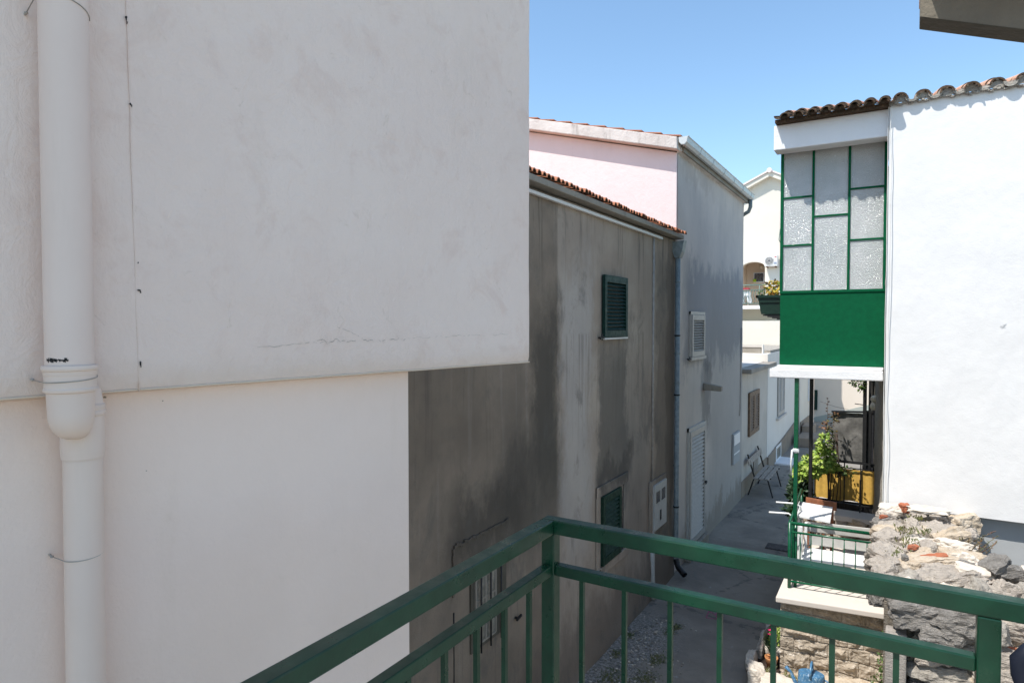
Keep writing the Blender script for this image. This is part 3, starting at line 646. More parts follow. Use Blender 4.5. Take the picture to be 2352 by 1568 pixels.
u.prism([(GX-7, PY-.2, zz(GX-7)), (GX+.06, PY-.2, zz(GX+.06)), (GX+.06, PY-.2, zz(GX+.06)+.20), (GX-7, PY-.2, zz(GX-7)+.20)], (0, .26, 0))
u.build('verge_board', 'verge', ph, bevel=.012)
u = MB(); u.prism([(GX-7, PY+.06, zz(GX-7)+.01), (GX+.1, PY+.06, zz(GX+.1)+.01), (GX+.1, PY+.06, zz(GX+.1)+.19), (GX-7, PY+.06, zz(GX-7)+.19)], (0, Y1p-PY+.1, 0), 'soffit')
x = GX+.05; i = 0
while x > GX-6.9:     # courses of tiles climbing the verge
    x2 = x-.34; zt = zz(x)+.205
    a = Vector((x+.06, PY-.16, zt+.028)); b = Vector((x2-.02, PY-.16, zz(x2)+.205))
    for yo, yl in ((0, .14), (.16, 5.3)):
        u.prism([a+Vector((0, yo, 0)), a+Vector((0, yo, -.02)), b+Vector((0, yo, -.012)), b+Vector((0, yo, .006))], (0, yl, 0), 'tile')
    x = x2; i += 1
u.build('roof', 'tile', ph)
# gutter
u = MB(); prof = [(-.065, .07), (-.055, -.005), (-.02, -.05), (.03, -.055), (.07, -.02), (.085, .055), (.1, .07), (.09, .075), (.072, .06), (.055, -.01), (.02, -.04), (-.02, -.035), (-.045, .005), (-.055, .07)]
gz = 7.33
u.prism([(GX+.14+a, PY-.16, gz+b) for a, b in prof], (0, 5.68, 0)); gut = u.build('gutter', 'gutter', ph)
u = MB()
for yy in [PY-.165, 11.5, 12.4, 13.3, 14.2, 15.1, 16.0]:
    u.prism([(GX+.14+a*1.09, yy, gz-.002+b*1.09) for a, b in prof[:8]]+[(GX+.14+a*1.01, yy, gz+b*1.01) for a, b in prof[1:7]][::-1], (0, .035, 0))
u.prism([(GX+.14+a, PY-.17, gz+b) for a, b in prof[:7]], (0, .012, 0)); u.prism([(GX+.14+a, PY+5.52, gz+b) for a, b in prof[:7]], (0, .012, 0))
u.build('gutter_bracket', 'gutter', gut)
u = MB(); u.tube([(GX+.15, 16.25, gz-.03), (GX+.15, 16.25, gz-.22), (GX+.1, 16.3, gz-.32), (GX-.1, 16.34, gz-.42)], .045, 12); u.build('gutter_outlet', 'zinc', gut)
u = MB(); u.prism([(GX+.005, PY-.02, 7.19), (GX+.07, PY-.02, 7.22), (GX+.07, PY-.02, 7.27), (GX+.005, PY-.02, 7.27)], (0, 5.45, 0)); u.build('eave_moulding', 'verge', ph)
louvre_x('shutter', ph, GX+.014, 11.62, 12.50, 3.69, 4.46, 'shutter_white', fr=.075, n=12, th=.05)
u = MB(); u.box(GX+.004, GX+.04, 11.57, 11.615, 3.65, 4.52); u.box(GX+.004, GX+.04, 12.505, 12.56, 3.65, 4.52); u.box(GX+.004, GX+.042, 11.57, 12.56, 4.465, 4.52); u.box(GX+.004, GX+.07, 11.55, 12.57, 3.63, 3.685)
u.build('window_frame', 'shutter_white', ph)
stay(ph, GX+.02, 11.42, 3.66)
u = MB(); u.box(GX+.004, GX+.045, 11.49, 11.55, .2, 2.40); u.box(GX+.004, GX+.045, 12.62, 12.68, .2, 2.4); u.box(GX+.004, GX+.047, 11.49, 12.68, 2.33, 2.40); u.build('door_frame', 'grey_paint', ph)
d = louvre_x('door', ph, GX+.012, 11.55, 12.62, .22, 2.33, 'shutter_white', fr=.08, n=26, th=.05)
u = MB(); u.box(GX+.063, GX+.10, 12.55, 12.60, 1.2, 1.24); u.tube([(GX+.1, 12.58, 1.22), (GX+.1, 12.48, 1.2)], .01, 6); u.build('door_handle', 'black', d)
u = MB(); u.box(GX+.003, GX+.12, 11.4, 12.7, 0, .2); u.build('doorstep', 'soffit', ph, bevel=.02)
u = MB(); u.prism([(GX, 12.62, 3.0), (GX+.34, 12.62, 2.99), (GX+.34, 12.62, 3.08), (GX, 12.62, 3.14)], (0, .14, 0)); u.build('concrete_bracket', 'soffit', ph, bevel=.01)
u = MB(); u.box(GX+.01, GX+.05, 15.14, 15.8, 1.05, 1.76, 'grey_base'); u.box(GX+.051, GX+.06, 15.17, 15.77, 1.49, 1.73, 'white_paint'); u.box(GX+.051, GX+.056, 15.17, 15.77, 1.27, 1.30, 'white_paint'); u.build('meter_box', 'grey_base', ph)
u = MB(); pts = [(GX+.03, 15.85, 2.1), (GX+.025, 15.95, 2.3), (GX+.02, 16.0, 3.2), (GX+.02, 16.0, 4.2)]; u.tube(pts, .012, 6); u.build('cable_pipe', 'blue_render', ph)

# ------------------------------------------------------------------ low cream house with flat roof
ch = thing('low_cream_house', 'low stained cream house with brown shutters and flat concrete roof behind the bench', 'house', (GX-2, 18, 0))
u = MB(); u.box(GX-5, GX+.0, 16.24, 19.72, 0, 3.08); u.build('wall', 'cream_dirty', ch, bevel=.01)
u = MB(); u.box(GX-5, GX+.012, 16.24, 19.72, 0.004, .42); u.build('plinth', 'plinth_stone', ch)
u = MB(); u.box(GX-5.1, GX+.22, 16.22, 19.95, 3.08, 3.19); u.build('roof_slab', 'stained', ch, bevel=.015)
u = MB(); u.box(GX-5, GX-.1, 16.3, 19.7, 3.191, 3.20); u.build('roof_screed', 'slab', ch)
louvre_x('shutter', ch, GX+.01, 16.96, 18.28, 1.42, 2.54, 'shutter_brown', fr=.09, n=13, th=.045, leaves=2)
u = MB(); u.box(GX+.013, GX+.03, 17.7, 18.3, .32, .72); u.build('cellar_vent', 'old_wood', ch)
# stained parapet behind
pw = MB(); pw.box(GX-6, GX-.22, 19.96, 20.1, 3.1, 3.60, 'stained'); pw.box(GX-6, GX-.19, 19.94, 20.12, 3.60, 3.65, 'slab'); pw.box(GX-.2, GX-.16, 19.93, 20.1, 3.1, 3.68, 'white_warm')
tag(pw.build('roof_parapet', 'stained', loc=(GX-3, 21.6, 3.2)), 'lichen stained low parapet wall above the flat roof', 'wall')

# ------------------------------------------------------------------ white row house
wh = thing('white_row_house', 'white single storey house with tall white shutter beyond the bench', 'house', (GX-2, 22.5, 0))
u = MB(); u.box(GX-5, GX+.01, 19.73, 25.6, 0, 3.42); u.build('wall', 'white_warm', wh, bevel=.01)
u = MB(); u.prism([(GX+.012, 19.73, 0), (GX+.012, 25.55, 0), (GX+.012, 25.55, .72), (GX+.012, 22.8, .55), (GX+.012, 19.73, .40)], (.05, 0, 0)); u.build('plinth', 'plinth_stone', wh)
louvre_x('shutter', wh, GX+.015, 21.45, 22.75, 1.38, 2.75, 'shutter_white', fr=.09, n=22, th=.04, leaves=2)
u = MB(); u.box(GX+.012, GX+.1, 21.25, 22.95, 1.28, 1.35); u.build('window_sill', 'slab', wh)
u = MB(); u.box(GX+.062, GX+.07, 21.0, 22.0, .05, .5, 'white_paint'); u.box(GX+.07, GX+.075, 21.15, 21.85, .1, .42, 'old_pane'); u.build('cellar_door', 'white_paint', wh)
u = MB(); u.box(GX+.06, GX+.55, 20.75, 21.9, 0.003, .05); u.build('doorstep', 'white_slab', wh)
u = MB(); u.box(GX-5, GX-.02, 20.3, 25.5, 3.42, 3.50, 'mortar'); u.build('roof', 'white_new', wh)
# ------------------------------------------------------------------ last house of the row
lh = thing('end_row_house', 'cream house at the end of the row with a green shutter', 'house', (GX-2, 28, 0))
u = MB(); u.box(GX-5, GX+.16, 25.7, 29.6, 0, 4.4); u.build('wall', 'cream', lh, bevel=.01)
u = MB(); u.prism([(GX+.162, 25.7, 0), (GX+.162, 29.6, 0), (GX+.162, 29.6, .55), (GX+.162, 25.7, .65)], (.03, 0, 0)); u.build('plinth', 'plinth_stone', lh)
u = MB(); u.box(GX+.165, GX+.22, 28.0, 28.6, 1.2, 2.1); u.build('meter_box', 'white_paint', lh)
u = MB(); u.box(GX-.2, GX+.2, 29.61, 29.9, 0, 4.4); u.build('corner_pilaster', 'white_low', lh)
sm = MB(); sm.box(GX+.24, GX+.9, 24.2, 25.6, 0, .33); sm.box(GX+.24, GX+.62, 25.6, 26.6, 0, .55)
tag(sm.build('stone_steps', 'plinth_stone', bevel=.03, loc=(GX+.5, 25, 0)), 'two brown stone steps at the foot of the row houses', 'steps')

# ------------------------------------------------------------------ far facade closing the alley
ff = thing('far_facade', 'sunlit peach wall with sloping sage plinth at the end of the alley', 'building', (-1, 32, 0))
FY = 31.0; k = FY/28
u = MB(); u.box(-3.02*k, 3, FY, FY+4, .0, 6.0); u.build('wall', 'cream_far', ff)
def fz(z): return 4.3+(z-4.3)*k
u = MB(); u.prism([(-3.02*k, FY-.02, fz(.45)), (1.0, FY-.02, fz(.45)), (1.0, FY-.02, fz(1.9)), (-.9*k, FY-.02, fz(1.19)), (-3.02*k, FY-.02, fz(.50))], (0, .018, 0))
u = MB(); u.prism([(-3.02*k, FY-.02, fz(.22)), (3.0, FY-.02, fz(.6)), (3.0, FY-.02, fz(2.4)), (-3.02*k, FY-.02, fz(.52))], (0, .018, 0)); u.build('plinth', 'sage', ff)
s2 = MB(); zb = fz(.88); zt = fz(1.66); xa, xb = -3.0*k+.02, -2.77*k+.02
s2.box(xa, xb, FY-.08, FY-.005, zb, zt)
for q in range(14): s2.box(xa+.02, xb-.02, FY-.1, FY-.08, zb+(zt-zb)*(q+.2)/14, zb+(zt-zb)*(q+.75)/14)
s2.build('shutter', 'shutter_green', ff)

# ------------------------------------------------------------------ tall cream house with arched loggia
TY = 28.0
th_ = thing('tall_cream_house', 'tall cream gabled house with arched loggia seen beyond the bay window', 'house', (-6, TY+2, 0))
arc = [(-4.78, 5.03)]
cxa, hw, zs, zt_ = -5.24, .46, 6.62, 6.86
for q in range(13):
    t = math.pi*q/12; arc.append((cxa+hw*math.cos(t), zs+(zt_-zs)*math.sin(t)))
arc.append((-5.70, 5.03))
ap = (-4.6, 10.42)
poly = [(-10, 0), (-3.9, 0), (-3.9, 10.02), ap, (-10, 7.9)]
bm = bmesh.new()
outer = [(-10, 5.03), (-5.70, 5.03)]
def pane_poly(mb, pts, y, d, m=None): mb.prism([(a, y, b) for a, b in pts], (0, d, 0), m)
u = MB()
pane_poly(u, [(-10, 0), (-3.9, 0), (-3.9, 5.03), (-10, 5.03)], TY+.7, .3)
left = [(-10, 5.03), (-5.70, 5.03)]+[(x_, z_) for (x_, z_) in arc[::-1][1:8]]+[(cxa, 10.17), (-10, 7.6)]
right = [(-4.78, 5.03), (-3.9, 5.03), (-3.9, 9.98), ap, (cxa, 10.17)]+[(x_, z_) for (x_, z_) in arc[1:8][::-1]]
pane_poly(u, left, TY, .3); pane_poly(u, right, TY, .3)
u.build('wall', 'cream', th_)
u = MB(); u.box(-6.2, -4.3, TY+1.2, TY+1.4, 5.03, 7.2); u.box(-4.77, -4.6, TY+.3, TY+1.2, 5.03, 7.2); u.box(-5.95, -5.72, TY+.3, TY+1.2, 5.03, 7.2); u.box(-6, -4.6, TY+.3, TY+1.3, 6.95, 7.1); u.build('loggia', 'recess', th_)
u = MB()
for (x0, x1) in ((-10, -4.6),): pass
u.prism([(-10, TY-.25, 7.75), (-4.6, TY-.25, 10.28), (-3.7, TY-.25, 9.82), (-3.7, TY-.25, 10.0), (-4.6, TY-.25, 10.46), (-10, TY-.25, 7.95)], (0, .3, 0), 'cream')
u.prism([(-10, TY-.3, 7.96), (-4.6, TY-.3, 10.47), (-3.65, TY-.3, 9.99), (-3.65, TY-.3, 10.05), (-4.6, TY-.3, 10.54), (-10, TY-.3, 8.04)], (0, 6, 0), 'pink')
u.tube([(-4.6, TY-.35, 10.5), (-4.6, TY+5, 10.5)], .1, 10, 'pink'); u.build('roof', 'pink', th_)
u = MB(); u.box(-9, -3.9, TY-.8, TY+.9, 4.90, 5.035); u.build('balcony_slab', 'white_slab', th_)
u = MB()
for z in (5.11, 5.66, 5.86): u.tube([(-7, TY-.75, z), (-4.1, TY-.75, z)], .017 if z < 5.8 else .024, 6)
xx = -6.2
while xx < -4.1:
    u.tube([(xx, TY-.75, 5.11), (xx+.03, TY-.75, 5.25), (xx-.03, TY-.75, 5.4), (xx, TY-.75, 5.66)], .012, 5); u.lathe([(0, .03), (.03, 0), (0, -.03)], (xx, TY-.75, 5.62), 6)
    xx += .105
for xx in (-5.56, -4.85, -4.15): u.tube([(xx, TY-.75, 5.04), (xx, TY-.75, 5.86)], .02, 6)
u.build('balcony_railing', 'iron_rail', th_)
u = MB(); u.box(-5.44, -5.0, TY+1.13, TY+1.19, 6.06, 6.5, 'white_paint'); u.box(-5.40, -5.04, TY+1.12, TY+1.129, 6.11, 6.46, 'dark_glass')
u.prism([(-5.36, TY+1.08, 6.12), (-5.06, TY+1.08, 6.12), (-5.04, TY+.98, 6.42), (-5.34, TY+.98, 6.42)], (0, .02, 0), 'dark_glass'); u.build('window', 'white_paint', th_)
u = MB(); u.lathe([(0, .0), (.11, .0), (.11, .05), (.05, .08), (0, .08)], (-5.12, TY+1.2, 6.72), 14, M4=Matrix.Rotation(R(90), 4, 'X')); u.build('wall_lamp', 'globe', th_)
u = MB(); u.box(-4.55, -3.95, TY+.64, TY+.695, 3.46, 4.03)
for q in range(12): u.box(-4.5, -3.98, TY+.625, TY+.64, 3.54+q*.04, 3.565+q*.04)
u.build('shutter', 'shutter_green', th_)
u = MB(); u.box(-5.5, -5.3, TY+.68, TY+.697, 4.2, 4.4); u.build('wall_vent', 'blue_tile', th_)
ac = thing('air_conditioner', 'white air conditioner unit on the cream wall beside the arch', 'air conditioner', (-4.5, TY-.18, 6.62))
u = MB(); u.box(-4.75, -4.25, TY-.34, TY-.06, 6.62, 7.06); u.build('casing', 'ac', ac, bevel=.02)
u = MB()
for r_ in (.06, .1, .14, .165): u.tube([(-4.56+r_*math.cos(a*.3927), TY-.35, 6.84+r_*math.sin(a*.3927)) for a in range(17)], .007, 5, 'ac')
u.lathe([(0, 0), (.165, 0), (.165, .006), (0, .006)], (-4.56, TY-.341, 6.84), 20, 'ac_grill', M4=Matrix.Rotation(R(90), 4, 'X')); u.build('fan_grill', 'ac_grill', ac)
u = MB(); u.box(-4.36, -4.29, TY-.347, TY-.341, 6.98, 7.01); u.build('badge', 'red_mark', ac); u = MB(); u.box(-4.38, -4.28, TY-.347, TY-.341, 6.70, 6.78, 'blue_tile'); u.build('sticker', 'blue_tile', ac)
u = MB(); u.box(-4.68, -4.64, TY-.3, TY, 6.58, 6.62); u.box(-4.36, -4.32, TY-.3, TY, 6.58, 6.62); u.build('bracket', 'rust', ac)
wr = MB()
for r_ in (0, .05): wr.tube([(-4.16+r_, TY-.05, 7.5), (-4.24+r_, TY-.08, 7.7), (-4.2+r_, TY-.08, 8.1), (-4.13+r_, TY-.05, 8.35)], .016, 6)
wr.box(-4.2, -4.0, TY-.1, TY, 8.3, 8.36)
tag(wr.build('wall_bracket', 'iron_rail', loc=(-4.1, TY, 7.5)), 'curved iron bracket high on the cream wall above the air conditioner', 'bracket')
tb = thing('balcony_table', 'small table with hanging white cloth on the far balcony', 'table', (-5.55, TY-.45, 5.04))
u = MB(); u.prism([(-5.72, TY-.62, 5.62), (-5.30, TY-.62, 5.62), (-5.22, TY-.62, 5.14), (-5.33, TY-.62, 5.16), (-5.38, TY-.62, 5.45), (-5.48, TY-.62, 5.42), (-5.5, TY-.62, 5.12), (-5.72, TY-.62, 5.12)], (0, .4, 0)); u.build('tablecloth', 'white_cloth', tb)
u = MB(); u.box(-5.72, -5.3, TY-.6, TY-.25, 5.66, 5.76); u.build('red_cushion', 'red_cloth', tb)
u = MB()
for xx in (-5.68, -5.34): u.box(xx, xx+.04, TY-.55, TY-.51, 5.04, 5.62); u.box(xx, xx+.04, TY-.3, TY-.26, 5.04, 5.62)
u.build('leg', 'old_wood', tb)
lp = MB(); lp.lathe([(.06, 0), (.08, .12), (.07, .12), (.055, .03)], (-5.38, TY+1.06, 6.09), 14)
tag(lp.build('flower_pot', 'lime', loc=(-5.38, TY+1.06, 6.09)), 'lime green pot on the small loggia window ledge', 'pot')

# ------------------------------------------------------------------ right white house with green bay
rh = thing('bay_window_house', 'bright white house with glazed green bay window and old barrel tile eave', 'house', (1.5, 11, 0))
WY = 9.0
u = MB(); NXW, NZW = 110, 110; X0, X1 = -.137, 1.75; Z0, Z1 = 2.165, 6.83; WF = 8.66
def rpt(i, j):
    x = X0+(X1-X0)*i/NXW; z = Z0+(Z1-Z0)*j/NZW
    return (x+(.004*noise.noise(Vector((z*4, 0, 0))) if i == 0 else 0), WF-.004*noise.noise(Vector((x*3, z*3, 1)))-.002*noise.noise(Vector((x*14, z*14, 1))), z)
u.add([rpt(i, j) for j in range(NZW+1) for i in range(NXW+1)], [(j*(NXW+1)+i, j*(NXW+1)+i+1, (j+1)*(NXW+1)+i+1, (j+1)*(NXW+1)+i) for j in range(NZW) for i in range(NXW)], None, True)
u.box(X0+.005, 4, WF+.012, WF+.36, Z0+.003, Z1); u.build('front_wall', 'white_new', rh)
u = MB(); u.box(-.10, 4, WF+.12, WF+.38, 0, 2.16); u.build('base_wall', 'grey_base', rh)
u = MB(); n1, n2 = 30, 60
def swp(i, j):
    q = i/n1; z = 7.0*j/n2; x = -.134-.25*q; y_ = WF+.1+4.3*q
    return (x+.03*noise.noise(Vector((y_*3, z*3, 0)))+.015*noise.noise(Vector((y_*9, z*9, 0))), y_, z)
u.add([swp(i, j) for j in range(n2+1) for i in range(n1+1)], [(j*(n1+1)+i+1, j*(n1+1)+i, (j+1)*(n1+1)+i, (j+1)*(n1+1)+i+1) for j in range(n2) for i in range(n1)], None, False)
u.prism([(0, WF+.39, 0), (4, WF+.39, 0), (4, 13.1, 0), (-.3, 13.1, 0), (-.02, WF+.45, 0)], (0, 0, 6.7)); u.build('side_wall', 'mortar', rh)
for (x0_, z0_, w_, sd) in ((.93, 4.27, .04, 1), (.955, 4.285, .03, 2), (.94, 4.258, .035, 3)):
    u = MB(); r_ = random.Random(sd); pts = [(x0_+w_*k/6, WF-.0055, z0_+r_.uniform(-.008, .008)+.01*k/6) for k in range(7)]
    u.tube(pts, .0016, 4); u.build('plaster_scratch', 'grey_base', rh)
# bay
u = MB(); FZ = 4.70
u.box(-1.345, -.152, WY+.0, WY+.06, 3.765, 4.69); bp = u.build('bay_panel', 'bay_green', rh, bevel=.004)
u = MB(); u.box(-1.348, -.148, WY-.012, WY+.06, 4.69, 4.725)
vx = [-1.335, -.965, -.558, -.168]
zt = 6.56
for i, x in enumerate(vx): wdt = .014 if 0 < i < 3 else .018; u.box(x-wdt, x+wdt, WY-.008, WY+.03, 4.725, zt)
u.box(-1.35, -.15, WY-.009, WY+.031, zt-.005, zt+.035)
def hb(a, b, z): u.box(vx[a]+.014, vx[b]-.014, WY-.004, WY+.026, z-.012, z+.012)
for z in (5.925, 5.31): hb(0, 1, z)
hb(1, 2, 5.66); 
for z in (5.965, 5.335): hb(2, 3, z)
fr = u.build('bay_frame', 'bay_green', rh, bevel=.003)
bays = [(0, 1, [4.725, 5.31, 5.925, zt]), (1, 2, [4.725, 5.66, zt]), (2, 3, [4.725, 5.335, 5.965, zt])]
for a, b, zs_ in bays:
    for k_ in range(len(zs_)-1):
        u = MB(); u.box(vx[a]+.01, vx[b]-.01, WY+.008, WY+.014, zs_[k_]-.004, zs_[k_+1]+.004); u.build('pane', 'glass', fr)
u = MB(); u.box(-1.345, -1.30, WY+.061, WY+1.3, 3.765, 6.6, 'bay_green'); u.box(-1.345, -.2, WY+1.3, WY+1.35, 3.765, 6.6, 'white_new'); u.box(-.95, -.25, WY+.3, WY+.5, 4.3, 4.98, 'white_paint')
u.build('bay_side', 'bay_green', rh)
u = MB(); u.prism([(-1.40, 8.72, 6.49), (-.143, 8.72, 6.485), (-.143, 8.72, 6.80), (-1.40, 8.72, 6.80)], (0, .25, 0)); u.box(-1.36, -.143, 8.97, WY+1.35, 6.62, 6.80); u.build('bay_fascia', 'white_slab', rh, bevel=.01)
u = MB(); u.prism([(-1.44, 8.84, 3.60), (-.16, 8.84, 3.61), (-.16, 8.84, 3.725), (-1.44, 8.84, 3.715)], (0, 1.7, 0)); u.prism([(-1.36, 8.86, 3.716), (-.16, 8.86, 3.726), (-.16, 8.86, 3.765), (-1.36, 8.86, 3.76)], (0, 1.66, 0)); u.build('bay_slab', 'white_slab', rh, bevel=.012)
# tiles over the bay
u = MB(); n = 9; sp = 1.21/8.0
xs = [-1.245+sp*i for i in range(8)]
barrel_row_y(u, xs, 8.50, 9.2, 6.83, .28, .062, 'tile_dark', 'tile_dark', .016, False, .012, 3)
barrel_row_y(u, [x-sp/2 for x in xs]+[xs[-1]+sp/2], 8.52, 9.2, 6.865, .28, .052, 'tile_dark', 'tile_dark', .014, True, .01, 4)
barrel_row_y(u, xs, 8.80, 10.4, 6.93, .28, .066, 'tile_pale', 'tile_dark', .016, False, .012, 5)
u.add([(-1.36, 8.6, 6.825), (-.14, 8.6, 6.825), (-.14, 10.4, 7.29), (-1.36, 10.4, 7.29)], [(0, 1, 2, 3)], 'tile_dark')
u.box(-1.37, -.143, 8.60, 8.80, 6.802, 6.838, 'tile_dark')
for x in xs: u.add([(x+.055*math.cos(math.pi*q/8), 8.56, 6.825+.05*math.sin(math.pi*q/8)) for q in range(9)], [tuple(range(9))[::-1]], 'tile_dark')
u.build('bay_roof', 'tile_dark', rh)
# tiles over the main wall
u = MB(); sp = .222; xs = [-.03+sp*i for i in range(9)]; TZ = 6.845
barrel_row_y(u, xs, 8.58, 9.3, TZ+.014, .28, .074, 'tile_pale', 'tile_dark', .018, False, .018, 7)
barrel_row_y(u, [x-sp/2 for x in xs], 8.60, 9.3, TZ+.03, .28, .066, 'mortar', 'mortar', .03, True, .012, 8)
barrel_row_y(u, xs, 8.97, 11, TZ+.12, .28, .08, 'tile_pale', 'tile_dark', .018, False, .018, 9)
rr_ = random.Random(6)
for x in xs:
    u.add([(x+.07*math.cos(math.pi*q/10), 8.615+.006*rr_.random(), TZ+.008+.066*math.sin(math.pi*q/10)) for q in range(11)]+[(x-.07, 8.62, TZ-.02), (x+.07, 8.62, TZ-.02)], [tuple(range(13))[::-1]], 'mortar')
    for q in range(11):
        t = math.pi*q/10; add_rock(u, (x+.074*math.cos(t), 8.615, TZ+.008+.06*math.sin(t)-.006), (.034, .04, .022), 900+q+int(x*100), (0, 0, q*31), rr_.choice(['mortar', 'mortar', 'rock_white', 'tile_dark']), 1, .12)
for i in range(60): add_rock(u, (-.12+i*.031, 8.635, TZ-.03+rr_.uniform(-.012, .016)), (.05, .05, .035), 1900+i, (0, 0, i*31), 'mortar', 1, .1)
u.add([(-.137, 8.64, TZ-.02), (4, 8.64, TZ-.02), (4, 11.6, 7.6), (-.137, 11.6, 7.6)], [(0, 1, 2, 3)], 'tile_pale')
u.build('roof', 'tile_pale', rh)
# posts carrying the bay
u = MB(); u.bar((-1.118, 8.90, 1.0), (-1.118, 8.90, 3.60), .05, .05); p1 = u.build('bay_post', 'post_green', rh, bevel=.008)
u = MB(); u.bar((-1.115, 10.5, 1.0), (-1.115, 10.5, 3.60), .05, .05); u.build('bay_post', 'black', rh, bevel=.008)
u = MB(); u.lathe([(.030, 2.64), (.036, 2.65), (.036, 2.69), (.030, 2.70)], (-1.118, 8.90, 0), 10); u.box(-1.16, -1.08, 8.862, 8.872, 2.66, 2.69); u.tube([(-1.16, 8.86, 2.68), (-1.17, 8.85, 2.5), (-1.165, 8.85, 2.35)], .011, 6)
u.build('tape_wrap', 'tape', p1)
cb = MB(); r_ = random.Random(3); pts = []; pts2 = []
for k_ in range(46):
    z = 6.86-k_*.105; pts.append((-.112+.028*noise.noise(Vector((z*1.6, 3, 0))), WF-.035-.016*noise.noise(Vector((z*.9, 8, 0))), z)); pts2.append((-.145+.008*noise.noise(Vector((z*1.3, 13, 0))), WF-.015, z))
cb.tube(pts, .0042, 6); cb.tube(pts2, .0034, 6)
tag(cb.build('wall_cable', 'cable', loc=(-.12, WF, 2.1)), 'pair of thin white cables running down the corner of the white wall', 'cable')
# small hook in the plaster
# ------------------------------------------------------------------ flower box on the bay side
fb = thing('window_flower_box', 'dark green flower box with yellow and orange foliage beside the bay', 'planter', (-1.55, 9.6, 4.42))
u = MB()
u.add([(-1.64, 9.35, 4.43), (-1.40, 9.35, 4.43), (-1.36, 9.35, 4.68), (-1.69, 9.35, 4.68), (-1.64, 10.1, 4.43), (-1.40, 10.1, 4.43), (-1.36, 10.1, 4.68), (-1.69, 10.1, 4.68)],
      [(0, 1, 2, 3), (5, 4, 7, 6), (4, 0, 3, 7), (1, 5, 6, 2), (4, 5, 1, 0)])
u.box(-1.71, -1.35, 9.33, 9.36, 4.655, 4.69); u.box(-1.71, -1.68, 9.33, 10.12, 4.655, 4.69); u.box(-1.66, -1.39, 9.335, 9.35, 4.59, 4.598)
u.build('trough', 'planter', fb)
u = MB(); u.box(-1.675, -1.37, 9.36, 10.08, 4.62, 4.65); u.build('soil', 'soil', fb)
u = MB(); leaf_cloud(u, random.Random(11), 330, [((-1.48, 9.55, 4.78), (.14, .2, .12), 0, 1.0), ((-1.40, 9.6, 4.70), (.1, .2, .14), 0, .6), ((-1.44, 9.8, 4.8), (.12, .3, .1), 0, .5)], .06); u.build('foliage', 'leaf_yel', fb)
u = MB(); leaf_cloud(u, random.Random(12), 40, [((-1.66, 9.5, 4.72), (.04, .12, .06), 0, 1.0)], .045)
for k_ in range(8): u.tube([(-1.68+k_*.014, 9.5, 4.66), (-1.70+k_*.02, 9.5, 4.74+.04*math.sin(k_*2))], .004, 4, 'leaf_dry')
u.build('small_plant', 'leaf_mid', fb)
u = MB()
for k_ in range(5): u.box(-1.62+k_*.06, -1.36, 9.34+k_*.0+.02, 10.28, 4.425-k_*.018-.018, 4.425-k_*.018)
u.build('shelf_bracket', 'black', fb)

# ------------------------------------------------------------------ terrace
te = thing('stone_terrace', 'raised terrace with pale slab on a split stone retaining wall beside the alley', 'terrace', (-.6, 10, 0))
u = MB(); u.prism([(-1.235, 8.19, .935), (.0, 8.36, .935), (.0, 13.5, .935), (-1.27, 13.5, .935)], (0, 0, .07)); u.build('slab', 'slab', te, bevel=.012)
# stone retaining wall as a displaced height field
u = MB(); nx, nz = 200, 150; XA, XB, ZB_, ZT_ = -1.20, .02, 0.0, .93
courses = [0.0, .13, .30, .475, .63, .78, .93]; rj = random.Random(21); vj = []
for cI in range(len(courses)-1):
    x = XA+rj.uniform(-.2, .1); l = []
    while x < XB: l.append(x); x += rj.uniform(.16, .42)
    vj.append(l)
def wav(cI, x): return courses[cI]+.06*noise.noise(Vector((x*2.4, cI*3.3, 0)))-.06*(x-XA)*0
vs = []
for j in range(nz+1):
    for i in range(nx+1):
        x = XA+(XB-XA)*i/nx; z = ZB_+(ZT_-ZB_)*j/nz; d1 = 9; ci = 0
        for cI in range(1, len(courses)-1):
            w_ = wav(cI, x); d1 = min(d1, abs(z-w_))
            if z > w_: ci = cI
        d2 = min([abs(x-q) for q in vj[ci]]+[9]); sid = sum(1 for q in vj[ci] if q < x)+ci*17
        e = min(d1, d2); body = min(1, max(0, (e-.022+.03*noise.noise(Vector((x*16, z*16, 7))))/.055)); body = body*body*(3-2*body)
        nz_ = noise.fractal(Vector((x*6, z*6, sid*3.1)), .9, 2.1, 4)
        hgt = body*(.018+.07*max(-.2, noise.noise(Vector((sid*1.7, 3, 9))))+.06*nz_)+.012*noise.fractal(Vector((x*11, z*11, 4)), .9, 2.1, 3)
        groove = -.011*max(0, 1-min(d1, d2)/.007)
        flat = .004*noise.noise(Vector((x*20, z*20, 0)))
        y_ = 8.335+.17*(x+1.2)/1.2*.9-hgt-flat-groove*1
        if e < .007: y_ += .008
        vs.append((x, y_, z))
u.add(vs, [(j*(nx+1)+i, j*(nx+1)+i+1, (j+1)*(nx+1)+i+1, (j+1)*(nx+1)+i) for j in range(nz) for i in range(nx)], None, True)
u.box(-1.2, -1.0, 8.42, 13.4, 0, .93); u.prism([(-1.2, 8.40, 0), (.02, 8.56, 0), (.02, 13.4, 0), (-1.2, 13.4, 0)], (0, 0, .932)); u.build('retaining_wall', 'wall_stone', te)
u = MB(); u.box(-1.24, -.2, 10.62, 10.95, 1.003, 1.38, 'rubble_core'); rj = random.Random(31)
for j in range(3):
    x = -1.22
    while x < -.25:
        w_ = rj.uniform(.14, .3); add_rock(u, (x+w_/2, 10.63, 1.08+j*.14), (w_*1.1, .2, .17), int(x*1000)+j*77+5000, (rj.uniform(-8, 8), rj.uniform(-8, 8), 0), rj.choice(['rock_warm', 'rock_warm', 'rock']), 3); x += w_
